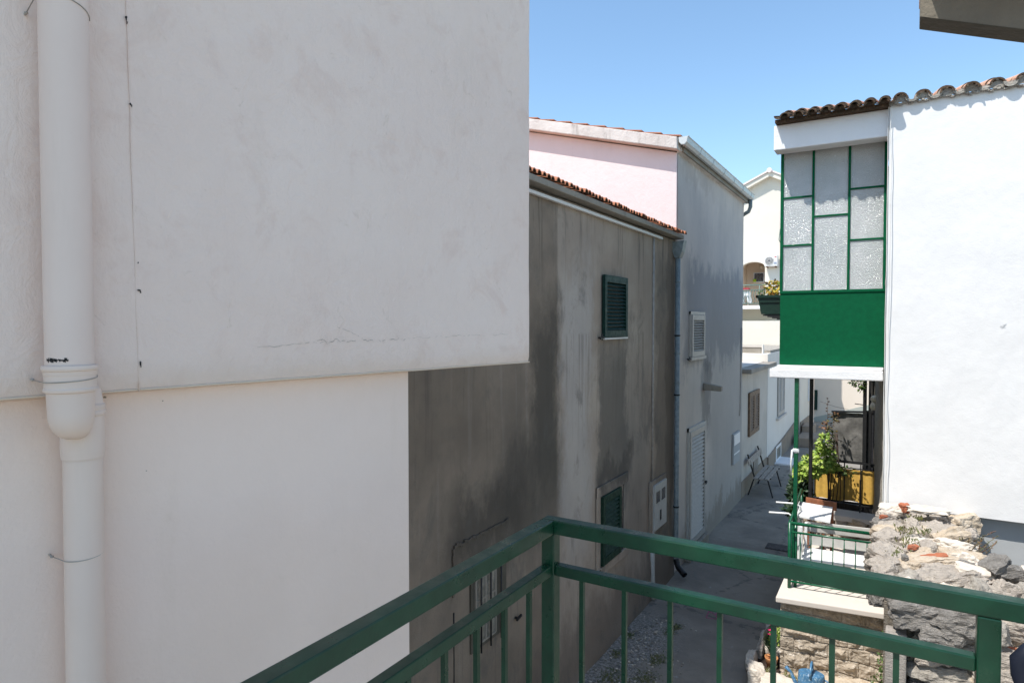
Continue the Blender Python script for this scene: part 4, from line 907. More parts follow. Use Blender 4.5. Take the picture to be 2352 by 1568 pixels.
u.prism([(-1.24, 10.55, 1.43), (-.8, 10.55, 1.46), (-.25, 10.55, 1.45), (-.25, 10.55, 1.39), (-1.24, 10.55, 1.38)], (0, .4, 0), 'slab')
u.build('inner_wall', 'rock_warm', te)

# terrace railing
tr = thing('terrace_railing', 'thin green pipe railing round the sunny terrace', 'railing', (-1.12, 8.55, 1.0))
cA = Vector((-1.135, 8.56, 0)); cB = Vector((-.02, 8.70, 0)); cC = Vector((-1.21, 10.3, 0))
def at(v, z): return (v.x, v.y, z)
u = MB(); u.tube([at(cC, 1.84), at(cA, 1.82), at(cB, 1.80)], .021, 10); u.build('top_rail', 'post_green', tr)
u = MB(); u.tube([at(cA, 1.71), at(cB, 1.69)], .013, 8); u.tube([at(cA, 1.09), at(cB, 1.07)], .013, 8); u.tube([at(cA, 1.09), at(cC, 1.09)], .013, 8); u.build('lower_rail', 'post_green', tr)
for v in (cA, cC):
    u = MB(); u.tube([at(v, 1.0), at(v, 1.83)], .021, 10); u.build('post', 'post_green', tr)
u = MB(); u.tube([(-1.075, 8.63, 1.0), (-1.075, 8.63, 1.8)], .02, 10); u.build('post', 'post_green', tr)
nb = 9
for i in range(1, nb+1):
    u = MB(); v = cA.lerp(cB, i/(nb+.3)); u.tube([at(v, 1.09), at(v, 1.70)], .0065, 6); u.build('baluster', 'post_green', tr)
for i in range(1, 5):
    u = MB(); v = cA.lerp(cC, i/5); u.tube([at(v, 1.09), at(v, 1.83)], .0065, 6); u.build('baluster', 'post_green', tr)

# garden bench on the terrace
gb = thing('garden_bench', 'white garden bench with grey back boards on the terrace behind the green railing', 'bench', (-.6, 9.0, 1.0))
def bbar(name, a, b, w_, h, mat): 
    u = MB(); u.bar(a, b, w_, h); return u.build(name, mat, gb, bevel=.005)
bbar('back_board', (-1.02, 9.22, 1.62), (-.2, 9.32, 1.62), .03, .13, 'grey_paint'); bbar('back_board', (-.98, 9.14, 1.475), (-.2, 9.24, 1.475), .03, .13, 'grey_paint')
u = MB(); u.prism([(-1.03, 8.80, 1.29), (-.18, 8.90, 1.29), (-.18, 9.20, 1.335), (-1.03, 9.13, 1.335)], (0, 0, .03)); u.build('seat', 'white_paint', gb, bevel=.006)
bbar('apron', (-.96, 8.80, 1.22), (-.2, 8.90, 1.22), .025, .09, 'white_paint')
for (x, y_, zt2) in ((-1.04, 8.83, 1.72), (-.26, 8.90, 1.30), (-1.02, 9.18, 1.68), (-.22, 9.28, 1.68)): bbar('leg', (x, y_, 1.0), (x, y_, zt2), .035, .05, 'white_paint')
bbar('stretcher', (-1.0, 8.97, 1.12), (-.2, 9.05, 1.12), .03, .06, 'dark_wood')
u = MB(); u.prism([(-1.0, 8.86, 1.003), (-.22, 8.95, 1.003), (-.22, 9.2, 1.003), (-1.0, 9.12, 1.003)], (0, 0, .12)); u.build('under_box', 'dark_wood', gb)
# small white table
wt = thing('folding_table', 'small white topped table with brown board behind it near the green post', 'table', (-.95, 9.6, 1.0))
u = MB(); u.prism([(-1.165, 9.22, 1.72), (-.73, 9.14, 1.72), (-.76, 9.86, 1.72), (-1.20, 9.93, 1.72)], (0, 0, .035)); u.build('tabletop', 'white_paint', wt, bevel=.006)
for (x, y_) in ((-1.12, 9.3), (-.82, 9.25), (-.84, 9.75), (-1.14, 9.8)):
    u = MB(); u.bar((x, y_, 1.0), (x, y_, 1.72), .03); u.build('leg', 'white_paint' if y_ > 9.5 or x < -1 else 'brown_wood', wt)
u = MB(); u.bar((-1.12, 9.3, 1.2), (-.82, 9.25, 1.55), .02); u.build('brace', 'grey_paint', wt)
bb = MB(); bb.prism([(-1.12, 10.02, 1.68), (-.72, 9.95, 1.68), (-.72, 9.95, 1.80), (-1.12, 10.02, 1.80)], (0, .03, 0)); bb.box(-1.1, -1.06, 10.05, 10.1, 1.0, 1.75); bb.box(-.8, -.76, 10.0, 10.05, 1.0, 1.75)
tag(bb.build('wooden_board', 'brown_wood', loc=(-.9, 10, 1.0)), 'reddish brown board standing behind the white table', 'board')
dr = MB(); dr.tube([(-1.42, 9.35, 1.85), (-1.2, 9.4, 1.85), (-1.12, 9.42, 1.82), (-1.10, 9.42, 1.7)], .012, 8); dr.tube([(-1.45, 8.98, 1.8), (-1.22, 9.05, 1.8), (-1.13, 9.06, 1.74), (-1.12, 9.06, 1.6), (-1.14, 9.1, 1.0)], .012, 8); dr.tube([(-1.12, 9.42, 1.82), (-1.13, 9.06, 1.74)], .01, 6); dr.tube([(-1.10, 9.42, 1.7), (-1.1, 9.42, 1.0)], .012, 8)
tag(dr.build('clothes_rack', 'white_paint', loc=(-1.12, 9.2, 1.0)), 'white tubular rack arms sticking out past the green post', 'rack')
# yellow screen
ys = thing('yellow_screen', 'yellow sheet screen with black bars at the back of the terrace', 'screen', (-.75, 12, 1.0))
u = MB(); n_ = 60; vs = []
for i in range(n_+1):
    x = -1.215+.915*i/n_; yb = 12.0+.003*math.sin(i*.9)+.012*noise.noise(Vector((x*5, 0, 0)))
    vs += [(x, yb, 1.335+.01*math.sin(i*.21)), (x, yb+.008, 1.60), (x, yb, 1.875+.008*noise.noise(Vector((x*8, 4, 0))))]
u.add(vs, [(3*i+a, 3*i+3+a, 3*i+4+a, 3*i+1+a) for i in range(n_) for a in (0, 1)], None, True); u.build('sheet', 'reed', ys)
u = MB()
for x in (-1.23, -.985, -.755, -.515, -.30): u.bar((x, 11.965, 1.0), (x, 11.965, 2.02), .017)
u.box(-1.24, -.28, 12.04, 12.06, 1.0, 1.32); u.bar((-1.25, 11.96, 2.0), (-.28, 11.96, 1.99), .03); u.bar((-1.25, 11.96, 1.9), (-.28, 11.96, 1.9), .015); u.bar((-1.25, 11.96, 1.30), (-.28, 11.96, 1.29), .02)
u.build('iron_frame', 'black', ys)
bl = MB(); bl.box(-1.06, -.98, 11.86, 11.92, 1.90, 1.94); tag(bl.build('plastic_clip', 'blue_paint', loc=(-1.02, 11.9, 1.9)), 'small blue plastic thing in the vine above the yellow screen', 'clip')
# shade mesh
sn = thing('shade_net', 'charcoal mesh screen hung on black frame above the yellow screen', 'screen', (-.65, 12.1, 2.0))
u = MB(); n_, m_ = 40, 40; vs = []
for j in range(m_+1):
    for i in range(n_+1):
        x = -.955+.50*i/n_; z = 1.98+.82*j/m_
        vs.append((x, 12.12+.02*noise.noise(Vector((x*6, z*5, 0)))+.006*math.sin(z*150), z+.02*noise.noise(Vector((x*4, 9, 0)))*(j/m_)))
u.add(vs, [(j*(n_+1)+i, j*(n_+1)+i+1, (j+1)*(n_+1)+i+1, (j+1)*(n_+1)+i) for j in range(m_) for i in range(n_)], None, True); u.build('mesh_cloth', 'fabric', sn)
u = MB(); u.bar((-.97, 12.09, 2.81), (-.35, 12.09, 2.84), .03); u.bar((-.97, 12.09, 1.97), (-.33, 12.09, 1.97), .03); u.build('frame', 'black', sn)
u = MB(); u.box(-.46, -.345, 12.09, 12.11, 1.4, 2.86); u.build('tarp_strip', 'shade_blk', sn)
u = MB(); u.bar((-.47, 12.05, 1.0), (-.475, 12.05, 3.6), .055, .05); u.bar((-.40, 12.1, 1.0), (-.40, 12.1, 3.6), .045); u.bar((-.35, 12.2, 1.0), (-.36, 12.2, 3.6), .04); u.build('post', 'black', sn)
u = MB(); u.bar((-.62, 12.03, 2.97), (-.47, 12.03, 2.955), .012); u.build('hook', 'black', sn)
ip = MB(); ip.bar((-.475, 10.9, 1.4), (-.475, 10.9, 1.95), .02); ip.bar((-.475, 10.9, 1.0), (-.475, 10.9, 1.4), .02)
tag(ip.build('iron_pole', 'black', loc=(-.475, 10.9, 1.0)), 'thin dark iron pole in front of the yellow screen', 'pole')
for (z, rr) in ((3.10, .06), (2.98, .065)):
    gl = MB(); gl.lathe([(0, rr)]+[(rr*math.sin(R(a)), rr*math.cos(R(a))) for a in range(15, 180, 15)]+[(0, -rr)], (-.325, 11.7, z), 16)
    tag(gl.build('globe_lamp', 'globe', loc=(-.325, 11.7, z)), 'round pale lamp on the house side wall, %s of the two' % ('upper' if z > 3.05 else 'lower'), 'lamp', 'round lamps on the side wall')
# vines and shrubs
iv = thing('climbing_vine', 'bright green vine spilling over the yellow screen', 'plant', (-1.1, 11.3, 1.0))
u = MB(); leaf_cloud(u, random.Random(41), 1700, [((-1.18, 11.3, 2.0), (.16, .3, .17), 0, 1.2), ((-1.02, 11.35, 2.12), (.17, .3, .18), 0, 1.0), ((-1.30, 11.25, 1.90), (.13, .25, .14), 0, .8), ((-.98, 11.6, 1.97), (.16, .2, .08), 0, .5), ((-1.02, 11.4, 2.38), (.08, .15, .16), 0, .35)], .075, None, .4)
u.build('leaves', 'leaf_bright', iv)
u = MB(); leaf_cloud(u, random.Random(42), 260, [((-.93, 11.8, 2.35), (.06, .1, .38), 0, 1), ((-1.0, 11.6, 2.62), (.1, .1, .1), 0, .4), ((-.9, 11.85, 2.75), (.07, .06, .1), 0, .3), ((-.8, 11.8, 1.9), (.22, .1, .09), 0, .7)], .05, None, .4, .2)
u.build('tendril_leaves', 'leaf_dry', iv)
u = MB(); leaf_cloud(u, random.Random(47), 200, [((-.93, 11.75, 2.2), (.06, .1, .35), 0, 1), ((-.78, 11.75, 1.87), (.22, .1, .09), 0, .9)], .055, None, .4, .2)
u.build('tendril_leaves', 'leaf_mid', iv)
u = MB()
for k_ in range(7):
    pts = [(-1.0+.03*k_+.03*math.sin(q+k_), 11.7, 1.0+q*.3) for q in range(6)]; u.tube(pts, .007, 5)
u.tube([(-1.12, 11.8, 3.0), (-.9, 11.8, 2.93), (-.7, 11.9, 2.88)], .003, 4); u.tube([(-.99, 11.7, 2.3), (-1.0, 11.7, 3.05)], .004, 4)
for k_ in range(12): add_leaf(u, Vector((-.995, 11.7, 2.5+k_*.05)), Vector((random.Random(k_).uniform(-1, 1), 0, .2)), Vector((0, -1, .4)), .04, .03)
u.build('stems', 'dark_wood', iv)
ds = MB(); leaf_cloud(ds, random.Random(43), 1100, [((-1.33, 11.1, 1.55), (.10, .3, .3), 0, 1.0), ((-1.38, 11.5, 1.45), (.12, .4, .5), 0, 1.2), ((-1.38, 11.0, 1.35), (.12, .3, .1), 0, .25)], .12, None, .2, .3)
tag(ds.build('dark_shrub', 'leaf_dark', loc=(-1.35, 11, .2)), 'dark broad leaved shrub under the bright vine at the alley edge', 'shrub')
hv = MB(); leaf_cloud(hv, random.Random(44), 260, [((-.60, 12.0, 3.42), (.11, .12, .18), 0, 1.0), ((-.52, 12.0, 3.3), (.06, .1, .12), 0, .4), ((-.68, 12.0, 3.5), (.09, .1, .12), 0, .4)], .05, None, .5, .2)
hv.tube([(-.46, 12.1, 3.6), (-.6, 12.0, 3.45), (-.68, 12, 3.35)], .006, 5, 'dark_wood')
tag(hv.build('hanging_vine', 'leaf_mid', loc=(-.6, 12, 3.3)), 'small clump of vine leaves hanging under the bay slab', 'plant')

# ------------------------------------------------------------------ rubble wall
rw = thing('rubble_wall', 'thick dry rubble wall with slanting grey capping stones right of the terrace', 'wall', (.3, 7.4, 0))
u = MB(); u.box(-.08, .50, 6.16, 8.65, 0, 2.0, 'rubble_core'); u.box(.49, 1.7, 6.42, 7.0, 0, 2.06, 'rubble_core')
n1, n2 = 50, 120; vs = []
for j in range(n2+1):
    for i in range(n1+1):
        x = -.13+.66*i/n1; y_ = 6.2+2.46*j/n2; e_ = min(1, 6*min(i, n1-i)/n1)
        vs.append((x+.02*noise.noise(Vector((y_*6, 0, i*.2))), y_, 1.88+.2*e_+.05*noise.fractal(Vector((x*8, y_*8, 1)), .8, 2, 4)))
u.add(vs, [(j*(n1+1)+i, j*(n1+1)+i+1, (j+1)*(n1+1)+i+1, (j+1)*(n1+1)+i) for j in range(n2) for i in range(n1)], 'rubble_core', False)
rk = random.Random(77); sid = 100
def rocks(n, fx, mats, sub=3):
    global sid
    for _ in range(n):
        c, s, rt = fx(); sid += 1; add_rock(u, c, s, sid, rt, rk.choice(mats), sub)
# left flank top edge and top surface: slabs tilted up to the right
y_ = 6.25
while y_ < 8.6:
    x = -.20; wob = rk.uniform(-.05, .05)
    while x < .5:
        w_ = rk.uniform(.13, .34); l_ = rk.uniform(.16, .34)
        add_rock(u, (x+w_/2, y_+wob+rk.uniform(-.04, .04), 2.03+.05*(x)+rk.uniform(-.055, .045)), (w_*1.14, l_*1.05, rk.uniform(.18, .28)), sid, (rk.uniform(-16, 12), rk.uniform(-26, 4), rk.uniform(5, 60)), rk.choice(['rock']*5+['rock_white', 'rock_warm', 'rock_warm', 'rock_dark', 'mortar']), 4, .09); sid += 1
        x += w_*.95
    y_ += .19
for (c, s, rt, m_) in (
    ((.30, 8.42, 2.23), (.40, .20, .08), (4, 3, 8), 'rock_white'), ((.08, 8.45, 2.22), (.12, .12, .10), (0, 0, 20), 'brick'), ((-.05, 8.5, 2.16), (.3, .2, .16), (0, 0, 10), 'rock_white'),
    ((.16, 6.12, 1.97), (.44, .40, .28), (8, -4, 14), 'rock_dark'), ((.44, 6.12, 1.92), (.40, .40, .30), (-6, -10, -8), 'rock_dark'), ((.30, 6.02, 1.84), (.34, .24, .16), (6, 8, 0), 'rock_dark'), ((.0, 6.22, 2.04), (.20, .24, .18), (0, 4, 30), 'rock_dark'),
    ((.40, 6.55, 2.14), (.62, .30, .16), (4, -10, 24), 'rock'), ((.28, 6.95, 2.13), (.46, .24, .12), (0, -8, 20), 'rock_warm'), ((.30, 6.96, 2.165), (.22, .10, .06), (0, -8, 22), 'brick'),
    ((.14, 7.15, 2.17), (.10, .05, .05), (0, -8, 22), 'brick'), ((-.12, 8.3, 2.12), (.10, .05, .05), (0, 0, 30), 'brick'),
    ((.07, 6.80, 2.17), (.06, .06, .05), (0, 0, 0), 'rock_dark'),
    ((.46, 6.02, 2.08), (.07, .06, .05), (0, 0, 0), 'brick'),
    ((.62, 6.75, 2.12), (.34, .3, .2), (0, 10, 30), 'rock_white'), ((.54, 7.1, 2.1), (.26, .3, .2), (0, 10, 60), 'rock_white'), ((.5, 7.6, 2.08), (.2, .4, .2), (0, 15, 80), 'rock_white')): add_rock(u, c, s, sid, rt, m_, 4, .11); sid += 1
# front face of the pier
z = .1
while z < 1.95:
    x = .1
    h = rk.uniform(.14, .24)
    while x < .55:
        w_ = rk.uniform(.2, .45); add_rock(u, (x+w_/2, 6.13+rk.uniform(-.03, .05), z+h/2), (w_*1.12, .3, h*1.08), sid, (rk.uniform(-8, 8), rk.uniform(-10, 10), rk.uniform(-10, 10)), rk.choice(['rock', 'rock', 'rock_dark', 'rock_warm', 'mortar']), 4, .08); sid += 1; x += w_
    z += h
# right arm
z = .1
while z < 2.15:
    x = .5; h = rk.uniform(.12, .24)
    while x < 1.6:
        w_ = rk.uniform(.14, .34); add_rock(u, (x+w_/2, 6.40+rk.uniform(-.04, .05)-(z > 1.9)*-.05, z+h/2), (w_*1.15, .3, h*1.12), sid, (rk.uniform(-20, 20), rk.uniform(-28, 28), rk.uniform(-20, 20)), rk.choice(['rock', 'rock', 'rock_dark', 'rock_white', 'mortar', 'rock_warm']), 4, .08); sid += 1; x += w_*.95
    z += h
for q in range(14): add_rock(u, (.55+q*.085, 6.62+rk.uniform(-.1, .2), 2.2+rk.uniform(-.04, .08)), (rk.uniform(.14, .3), rk.uniform(.14, .26), rk.uniform(.1, .18)), sid, (rk.uniform(-20, 20), rk.uniform(-20, 20), rk.uniform(0, 90)), rk.choice(['rock', 'mortar', 'rock_white', 'rock_dark']), 3, .08); sid += 1
add_rock(u, (.78, 6.26, 1.68), (.28, .12, .22), 4242, (20, 30, 0), 'brick', 3, .06)
add_rock(u, (.66, 6.22, 1.86), (.22, .14, .09), 4243, (20, 10, 0), 'rock_white', 3, .06)
u.build('stones', 'rock', rw)
u = MB(); u.box(-.065, .085, 5.96, 6.12, 0, 1.80); u.build('cement_post', 'cement', rw, bevel=.015)
u = MB(); rr = random.Random(50)
for (c, n_) in (((.17, 8.3, 2.18), 26), ((.1, 7.4, 2.18), 20), ((.0, 7.0, 2.18), 14), ((.5, 8.0, 2.15), 22), ((.05, 7.7, 2.2), 12), ((.28, 6.0, 1.78), 16), ((.2, 7.75, 2.2), 18)):
    for q in range(n_*2):
        p = Vector(c)+Vector((rr.gauss(0, .05), rr.gauss(0, .07), -.04)); add_leaf(u, p, Vector((rr.gauss(0, .6), rr.gauss(0, .6), 1)), Vector((0, -1, 0)), rr.uniform(.03, .06), .012)
u.build('moss_tuft', 'weed', rw)
wd1 = MB(); rr = random.Random(51)
for q in range(9):
    b = Vector((.60+rr.uniform(-.06, .1), 7.6+rr.uniform(-.3, .3), 2.1)); e = b+Vector((rr.uniform(0, .2), rr.uniform(-.05, .05), rr.uniform(.06, .2)))
    wd1.tube([b, e], .003, 4)
    for k_ in range(12): add_leaf(wd1, b.lerp(e, .3+.7*k_/12), Vector((rr.gauss(0, 1), rr.gauss(0, 1), .5)), Vector((0, 0, 1)), .025, .014)
tag(wd1.build('dry_weed', 'leaf_dry', loc=(.62, 7.6, 2.05)), 'dry reddish weed on the right edge of the rubble wall', 'weed')
wd2 = MB(); rr = random.Random(52)
leaf_cloud(wd2, rr, 260, [((-.09, 8.1, .55), (.07, .12, .3), 0, 1), ((-.15, 8.1, .3), (.1, .1, .1), 0, .5), ((-.1, 8.1, .85), (.05, .08, .08), 0, .25)], .035, None, .2, .2)
tag(wd2.build('wall_weed', 'leaf_mid', loc=(-.1, 8.1, .1)), 'thin green weed growing between the stone wall and the cement post', 'weed')

# ------------------------------------------------------------------ flower bed at the foot of the terrace
bed = MB(); bed.prism([(-1.50, 7.95, 0), (-1.2, 7.95, 0), (-1.2, 9.4, 0), (-1.50, 9.5, 0)], (0, 0, .05)); tag(bed.build('flower_bed', 'soil', loc=(-1.35, 8.7, 0)), 'narrow bed of dark soil between the alley and the stone wall', 'flower bed')
edge = [((-1.40, 7.93, .12), (.24, .34, .26), 20, 'rock_white', 'pale rounded kerb stone, nearest the camera at the corner of the flower bed'),
        ((-1.52, 8.30, .10), (.12, .30, .22), 0, 'rock_white', 'thin upright pale kerb stone left of the spiky plant'),
        ((-1.47, 8.62, .1), (.10, .3, .2), 4, 'rock', 'grey upright kerb stone behind the spiky plant'),
        ((-1.50, 8.98, .1), (.07, .34, .2), -3, 'rock_white', 'slim pale kerb stone beside the pink flowers'),
        ((-1.49, 9.32, .1), (.07, .30, .2), 2, 'rock_white', 'farthest pale kerb stone of the flower bed')]
for i, (c, s, rz, m_, lb) in enumerate(edge):
    e = MB(); add_rock(e, c, s, 700+i, (0, 0, rz), m_, 4, .05); tag(e.build('kerb_stone', m_, loc=(c[0], c[1], 0)), lb, 'stone', 'stones edging the flower bed')
e = MB(); add_rock(e, (-1.12, 7.78, .1), (.46, .40, .22), 721, (0, 0, -20), 'rock_white', 4, .05); tag(e.build('boulder', 'rock_white', loc=(-1.12, 7.78, 0)), 'large pale flat boulder left of the blue watering can', 'stone')
e = MB(); add_rock(e, (-1.33, 8.66, .09), (.22, .16, .14), 722, (0, 0, 10), 'rock_white', 4, .05); tag(e.build('field_stone', 'rock_white', loc=(-1.33, 8.66, 0)), 'pale stone lying between the pink flowers and the spiky plant', 'stone')
fl = thing('flower_clump', 'low green plant with magenta flowers beside the stone wall', 'flowers', (-1.34, 9.0, .05))
u = MB(); leaf_cloud(u, random.Random(61), 420, [((-1.33, 9.0, .14), (.1, .2, .1), 0, 1)], .035, None, -.3, .3); u.build('foliage', 'leaf_bright', fl)
u = MB(); rr = random.Random(62)
for (x, y_, z) in ((-1.42, 8.98, .22), (-1.40, 8.86, .22), (-1.43, 9.18, .2), (-1.36, 8.80, .14), (-1.41, 9.05, .2)):
    for k_ in range(9): add_leaf(u, Vector((x, y_, z)), Vector((math.cos(k_*.7), math.sin(k_*.7), rr.uniform(.1, .6))), Vector((0, 0, 1)), .032, .026)
u.build('blossom', 'flower', fl)
sp_ = thing('spiky_plant', 'dark green spiky leaved plant in a terracotta pot by the stone wall', 'plant', (-1.30, 8.40, .05))
u = MB(); rr = random.Random(63)
for k_ in range(60):
    a = rr.uniform(0, 6.28); t = rr.uniform(.15, .75); L = rr.uniform(.16, .30); d_ = Vector((math.cos(a)*t, math.sin(a)*t, 1)).normalized(); s_ = d_.cross(Vector((0, 0, 1))).normalized()*.007
    b = Vector((-1.30, 8.40, .16)); m1 = b+d_*L*.6; e = b+d_*L+Vector((math.cos(a), math.sin(a), -.35))*L*.25*t
    u.add([b-s_, b+s_, m1+s_*.8, m1-s_*.8, e], [(0, 1, 2, 3), (3, 2, 4)])
u.build('blades', 'leaf_dark', sp_)
u = MB(); u.lathe([(.05, .05), (.075, .16), (.08, .18), (.07, .18), (.06, .12), (0, .12)], (-1.30, 8.35, 0), 18); u.build('pot', 'terracotta', sp_)
tw = MB(); rr = random.Random(64)
for (cx_, cy_, n_) in ((-1.30, 7.95, 60), (-1.38, 8.15, 40), (-1.02, 8.15, 70), (-1.24, 9.5, 40)):
    for q in range(n_): add_leaf(tw, Vector((cx_+rr.gauss(0, .06), cy_+rr.gauss(0, .06), .04)), Vector((rr.gauss(0, .7), rr.gauss(0, .7), 1)), Vector((0, -1, 0)), rr.uniform(.05, .11), .014)
tag(tw.build('grass_tufts', 'weed', loc=(-1.2, 8, 0)), kind='stuff')
# terrain of rough pebbly soil in front of the stone wall
gp = MB(); n_ = 60; vs = []
for j in range(n_+1):
    for i in range(n_+1):
        x = -1.25+1.3*i/n_; y_ = 6.3+2.15*j/n_; e_ = min(1, 8*i/n_)*min(1, 5*j/n_)
        vs.append((x, y_, .004+e_*(.05*(j/n_)**2*(i/n_)*3+.02*(1+noise.fractal(Vector((x*7, y_*7, 0)), .8, 2, 4)))))
gp.add(vs, [(j*(n_+1)+i, j*(n_+1)+i+1, (j+1)*(n_+1)+i+1, (j+1)*(n_+1)+i) for j in range(n_) for i in range(n_)], None, False)
tag(gp.build('rough_ground', 'rock_warm'), kind='structure')
# watering can
wc = thing('watering_can', 'chipped blue enamel watering can in front of the stone wall', 'watering can', (-.82, 7.88, .05))
cx_, cy_ = -.80, 7.88
u = MB(); u.lathe([(0, .05), (.115, .05), (.125, .07), (.118, .30), (.112, .335), (.112, .345), (.10, .33)], (cx_, cy_, 0), 28)
E_ = Matrix.Diagonal((1.18, .82, 1, 1)); u = MB(); u.lathe([(0, .05), (.115, .05), (.125, .07), (.118, .30), (.114, .338), (.110, .342)], (cx_, cy_, 0), 30, M4=E_)
u.add([Vector((cx_, cy_, 0))+E_ @ Vector((.108*math.cos(t), .108*math.sin(t), .336+.03*max(0, math.cos(t)))) for t in [k_*math.pi/10 for k_ in range(5, 16)]], [tuple(range(11))])
u.build('body', 'can_blue', wc)
u = MB(); vs = [Vector((cx_, cy_, 0))+E_ @ Vector((.112*math.cos(t), .112*math.sin(t), .338)) for t in [k_*math.pi/10 for k_ in range(-6, 7)]]
vs2 = [Vector((cx_-.01, cy_+(v.y-cy_)*.6, .375)) for v in vs]
u.add(vs+vs2, [(i, i+1, 14+i, 13+i) for i in range(12)], None, True); u.build('hood', 'can_blue', wc)
u = MB(); u.tube([(cx_-.13, cy_, .12), (cx_-.17, cy_-.01, .20), (cx_-.215, cy_-.01, .30), (cx_-.27, cy_-.01, .345)], [.03, .022, .016, .02], 12); u.build('spout', 'can_blue', wc)
u = MB(); u.tube([(cx_+.0, cy_-.1, .33), (cx_+.0, cy_-.09, .40), (cx_+.0, cy_-.03, .455), (cx_+.0, cy_+.04, .45), (cx_+.0, cy_+.09, .40), (cx_+.0, cy_+.1, .33)], .013, 10); u.tube([(cx_+.13, cy_, .30), (cx_+.20, cy_, .27), (cx_+.215, cy_, .18), (cx_+.14, cy_, .12)], .010, 8); u.build('handle', 'can_blue', wc)

# ------------------------------------------------------------------ alley bench
ab = thing('slatted_bench', 'weathered plank bench on black iron legs against the cream wall', 'bench', (-2.95, 17.4, 0))
for yy in (16.75, 18.05):
    u = MB(); u.bar((-3.2, yy, 0), (-3.06, yy, .44), .03); u.bar((-2.62, yy, 0), (-2.74, yy, .43), .03); u.bar((-3.08, yy, .43), (-2.66, yy, .47), .03); u.bar((-3.04, yy, .43), (-3.22, yy, 1.02), .035); u.build('leg_frame', 'black', ab)
for x in (-3.0, -2.87, -2.74):
    u = MB(); u.box(x-.05, x+.05, 16.55, 18.3, .46, .485); u.build('seat_plank', 'old_wood', ab, bevel=.004)
u = MB(); u.prism([(-3.155, 16.55, .78), (-3.19, 16.55, .92), (-3.17, 16.55, .925), (-3.135, 16.55, .785)], (0, 1.75, 0)); u.build('back_plank', 'old_wood', ab)

# alley bits
dg = MB(); dg.box(-2.15, -1.42, 12.9, 13.25, .004, .012); 
for q in range(10): dg.box(-2.13+q*.072, -2.10+q*.072, 12.93, 13.22, .013, .018)
tag(dg.build('drain_grate', 'grate', loc=(-1.8, 13.1, 0)), 'dark iron drain cover set in the alley floor', 'drain cover')
ck = MB()
for (a, b) in (((-2.24, 9.75), (-2.27, 9.55)), ((-2.27, 9.55), (-2.20, 9.42)), ((-2.20, 9.42), (-2.36, 9.38)), ((-2.36, 9.38), (-2.38, 9.62)), ((-2.38, 9.62), (-2.27, 9.55))): ck.bar((*a, .005), (*b, .005), .014, .002)
tag(ck.build('painted_mark', 'chalk', loc=(-2.3, 9.5, 0)), 'small magenta arrow mark painted on the alley floor', 'mark')
aw = MB(); rr = random.Random(71)
for (cx_, cy_, n_, s_) in ((-2.59, 7.87, 90, .09), (-2.64, 8.87, 60, .05), (-2.68, 8.65, 60, .05), (-2.58, 7.35, 120, .12), (-3.1, 7.75, 60, .06), (-2.95, 7.2, 110, .12), (-3.12, 8.3, 50, .05), (-2.8, 6.9, 100, .1)):
    for q in range(n_*2): add_leaf(aw, Vector((cx_+rr.gauss(0, s_*.6), cy_+rr.gauss(0, s_), .003)), Vector((rr.gauss(0, 1), rr.gauss(0, 1), .35)), Vector((0, 0, 1)), rr.uniform(.02, .045), .014)
tag(aw.build('ground_weeds', 'weed', loc=(-2.7, 7.7, 0)), kind='stuff')
gv = MB(); rr = random.Random(72)
for q in range(420):
    s_ = rr.uniform(.012, .04)*(1.6 if q % 17 == 0 else 1); add_rock(gv, (rr.gauss(-2.85, .22), rr.uniform(6.4, 9.0), s_*.2), (s_, s_*.8, s_*.6), 3000+q, (0, 0, q), rr.choice(['rock', 'mortar', 'rock_dark', 'rock_white']), 1)
tag(gv.build('gravel', 'rock', loc=(-2.8, 7.7, 0)), kind='stuff')

# ------------------------------------------------------------------ balcony railing in the foreground
br = thing('balcony_railing', 'dark green square tube balcony railing in the foreground', 'railing', (-.86, 1.62, 2.7))
T, t2 = .04, .03
u = MB(); u.box(-.86, 1.6, 1.58, 1.62, 3.71, 3.75); u.build('top_rail', 'rail', br, bevel=.0035)
u = MB(); u.box(-.86, -.82, -.8, 1.5795, 3.71, 3.75); u.build('top_rail', 'rail', br, bevel=.0035)
u = MB(); u.box(-.8195, .1425, 1.585, 1.615, 3.592, 3.622); u.build('mid_rail', 'rail', br, bevel=.003)
u = MB(); u.box(.1825, 1.6, 1.585, 1.615, 3.592, 3.622)
u = MB(); u.box(-.855, -.825, -.8, 1.5795, 3.592, 3.622); u.build('mid_rail', 'rail', br, bevel=.003)
u = MB(); u.box(-.8195, .1425, 1.585, 1.615, 2.80, 2.83); u.box(-.855, -.825, -.8, 1.5795, 2.80, 2.83); u.build('bottom_rail', 'rail', br)
for (x0, x1) in ((-.86, -.82), (.143, .183), (1.2, 1.24)):
    u = MB(); u.box(x0, x1, 1.58, 1.6195, 2.7, 3.7095); u.build('post', 'rail', br, bevel=.003)
xs = [-.742+.1243*i for i in range(7)]
for x in xs:
    u = MB(); u.box(x-.006, x+.006, 1.594, 1.606, 2.83, 3.5915); u.build('baluster', 'rail', br)
y_ = 1.475
while y_ > -.6:
    u = MB(); u.box(-.846, -.834, y_-.006, y_+.006, 2.83, 3.5915); u.build('baluster', 'rail', br); y_ -= .1243
u = MB(); u.box(-.9, 2.0, -1.2, 1.66, 2.55, 2.70); tag(u.build('balcony_floor', 'slab', br))
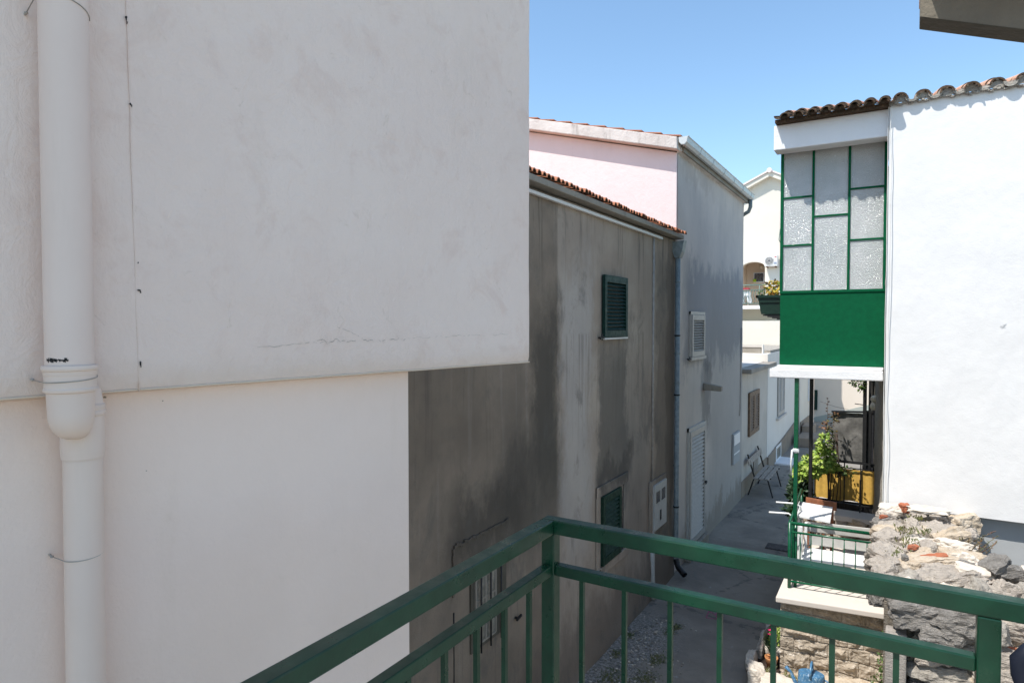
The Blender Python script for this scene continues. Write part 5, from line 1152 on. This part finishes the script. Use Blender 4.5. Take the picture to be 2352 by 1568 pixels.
# navy plastic chair
pc = thing('plastic_chair', 'navy plastic chair whose back corner shows behind the balcony railing', 'chair', (.42, 1.1, 2.7))
c0 = Vector((.172, 1.36, 3.752))
u = MB(); L_ = [c0+Vector((.10, -.02, -.55)), c0+Vector((.065, 0, -.25)), c0+Vector((.03, 0, -.1)), c0+Vector((.012, 0, -.045)), c0+Vector((.010, 0, -.022)), c0+Vector((.022, 0, -.004)), c0+Vector((.045, 0, 0)), c0+Vector((.2, .03, .01)), c0+Vector((.38, 0, 0)), c0+Vector((.41, 0, -.01)), c0+Vector((.42, 0, -.05)), c0+Vector((.38, 0, -.25)), c0+Vector((.34, -.02, -.55))]
u.tube(L_, .0145, 14); u.build('back_frame', 'navy', pc)
for q in range(4):
    u = MB(); x = .11+q*.075; u.bar(c0+Vector((x, .012, -.01)), c0+Vector((.12+q*.055, -.01, -.5)), .035, .01); u.build('back_slat', 'navy', pc)
u = MB(); u.box(c0.x+.02, c0.x+.42, c0.y-.48, c0.y-.02, 3.12, 3.15); u.build('seat', 'navy', pc, bevel=.012)
for (a, b) in ((.03, -.03), (.4, -.03), (.03, -.46), (.4, -.46)):
    u = MB(); u.bar((c0.x+a, c0.y+b, 2.7), (c0.x+a, c0.y+b, 3.12), .035); u.build('leg', 'navy', pc)

# ------------------------------------------------------------------ roof corner overhead right
oh = thing('roof_corner', 'dark concrete roof corner jutting in at the top right', 'roof', (1.6, 5.4, 0))
u = MB()
def rz(x): return 6.379-(x-.084)*.386
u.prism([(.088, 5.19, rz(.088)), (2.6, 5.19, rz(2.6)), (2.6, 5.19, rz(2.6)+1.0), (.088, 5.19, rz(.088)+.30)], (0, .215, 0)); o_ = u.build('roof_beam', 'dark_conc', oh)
u = MB(); u.prism([(.09, 5.193, rz(.09)-.004), (2.6, 5.193, rz(2.6)-.004), (2.6, 5.193, rz(2.6)-.001), (.09, 5.193, rz(.09)-.001)], (0, .21, 0)); u.build('underside', 'under_conc', oh)  # thin sheet coloured darker in place of shade below the beam
u = MB(); u.prism([(.09, 4.6, rz(.088)+.301), (2.6, 4.6, rz(2.6)+1.001), (2.6, 4.6, rz(2.6)+1.1), (.09, 4.6, rz(.088)+.4)], (0, 1.2, 0), 'tile_pale'); u.build('roof_tiles', 'tile_pale', oh)
u = MB(); u.box(1.75, 4.0, 3.2, 5.4, 0, 5.7); u.build('wall', 'white_new', oh)
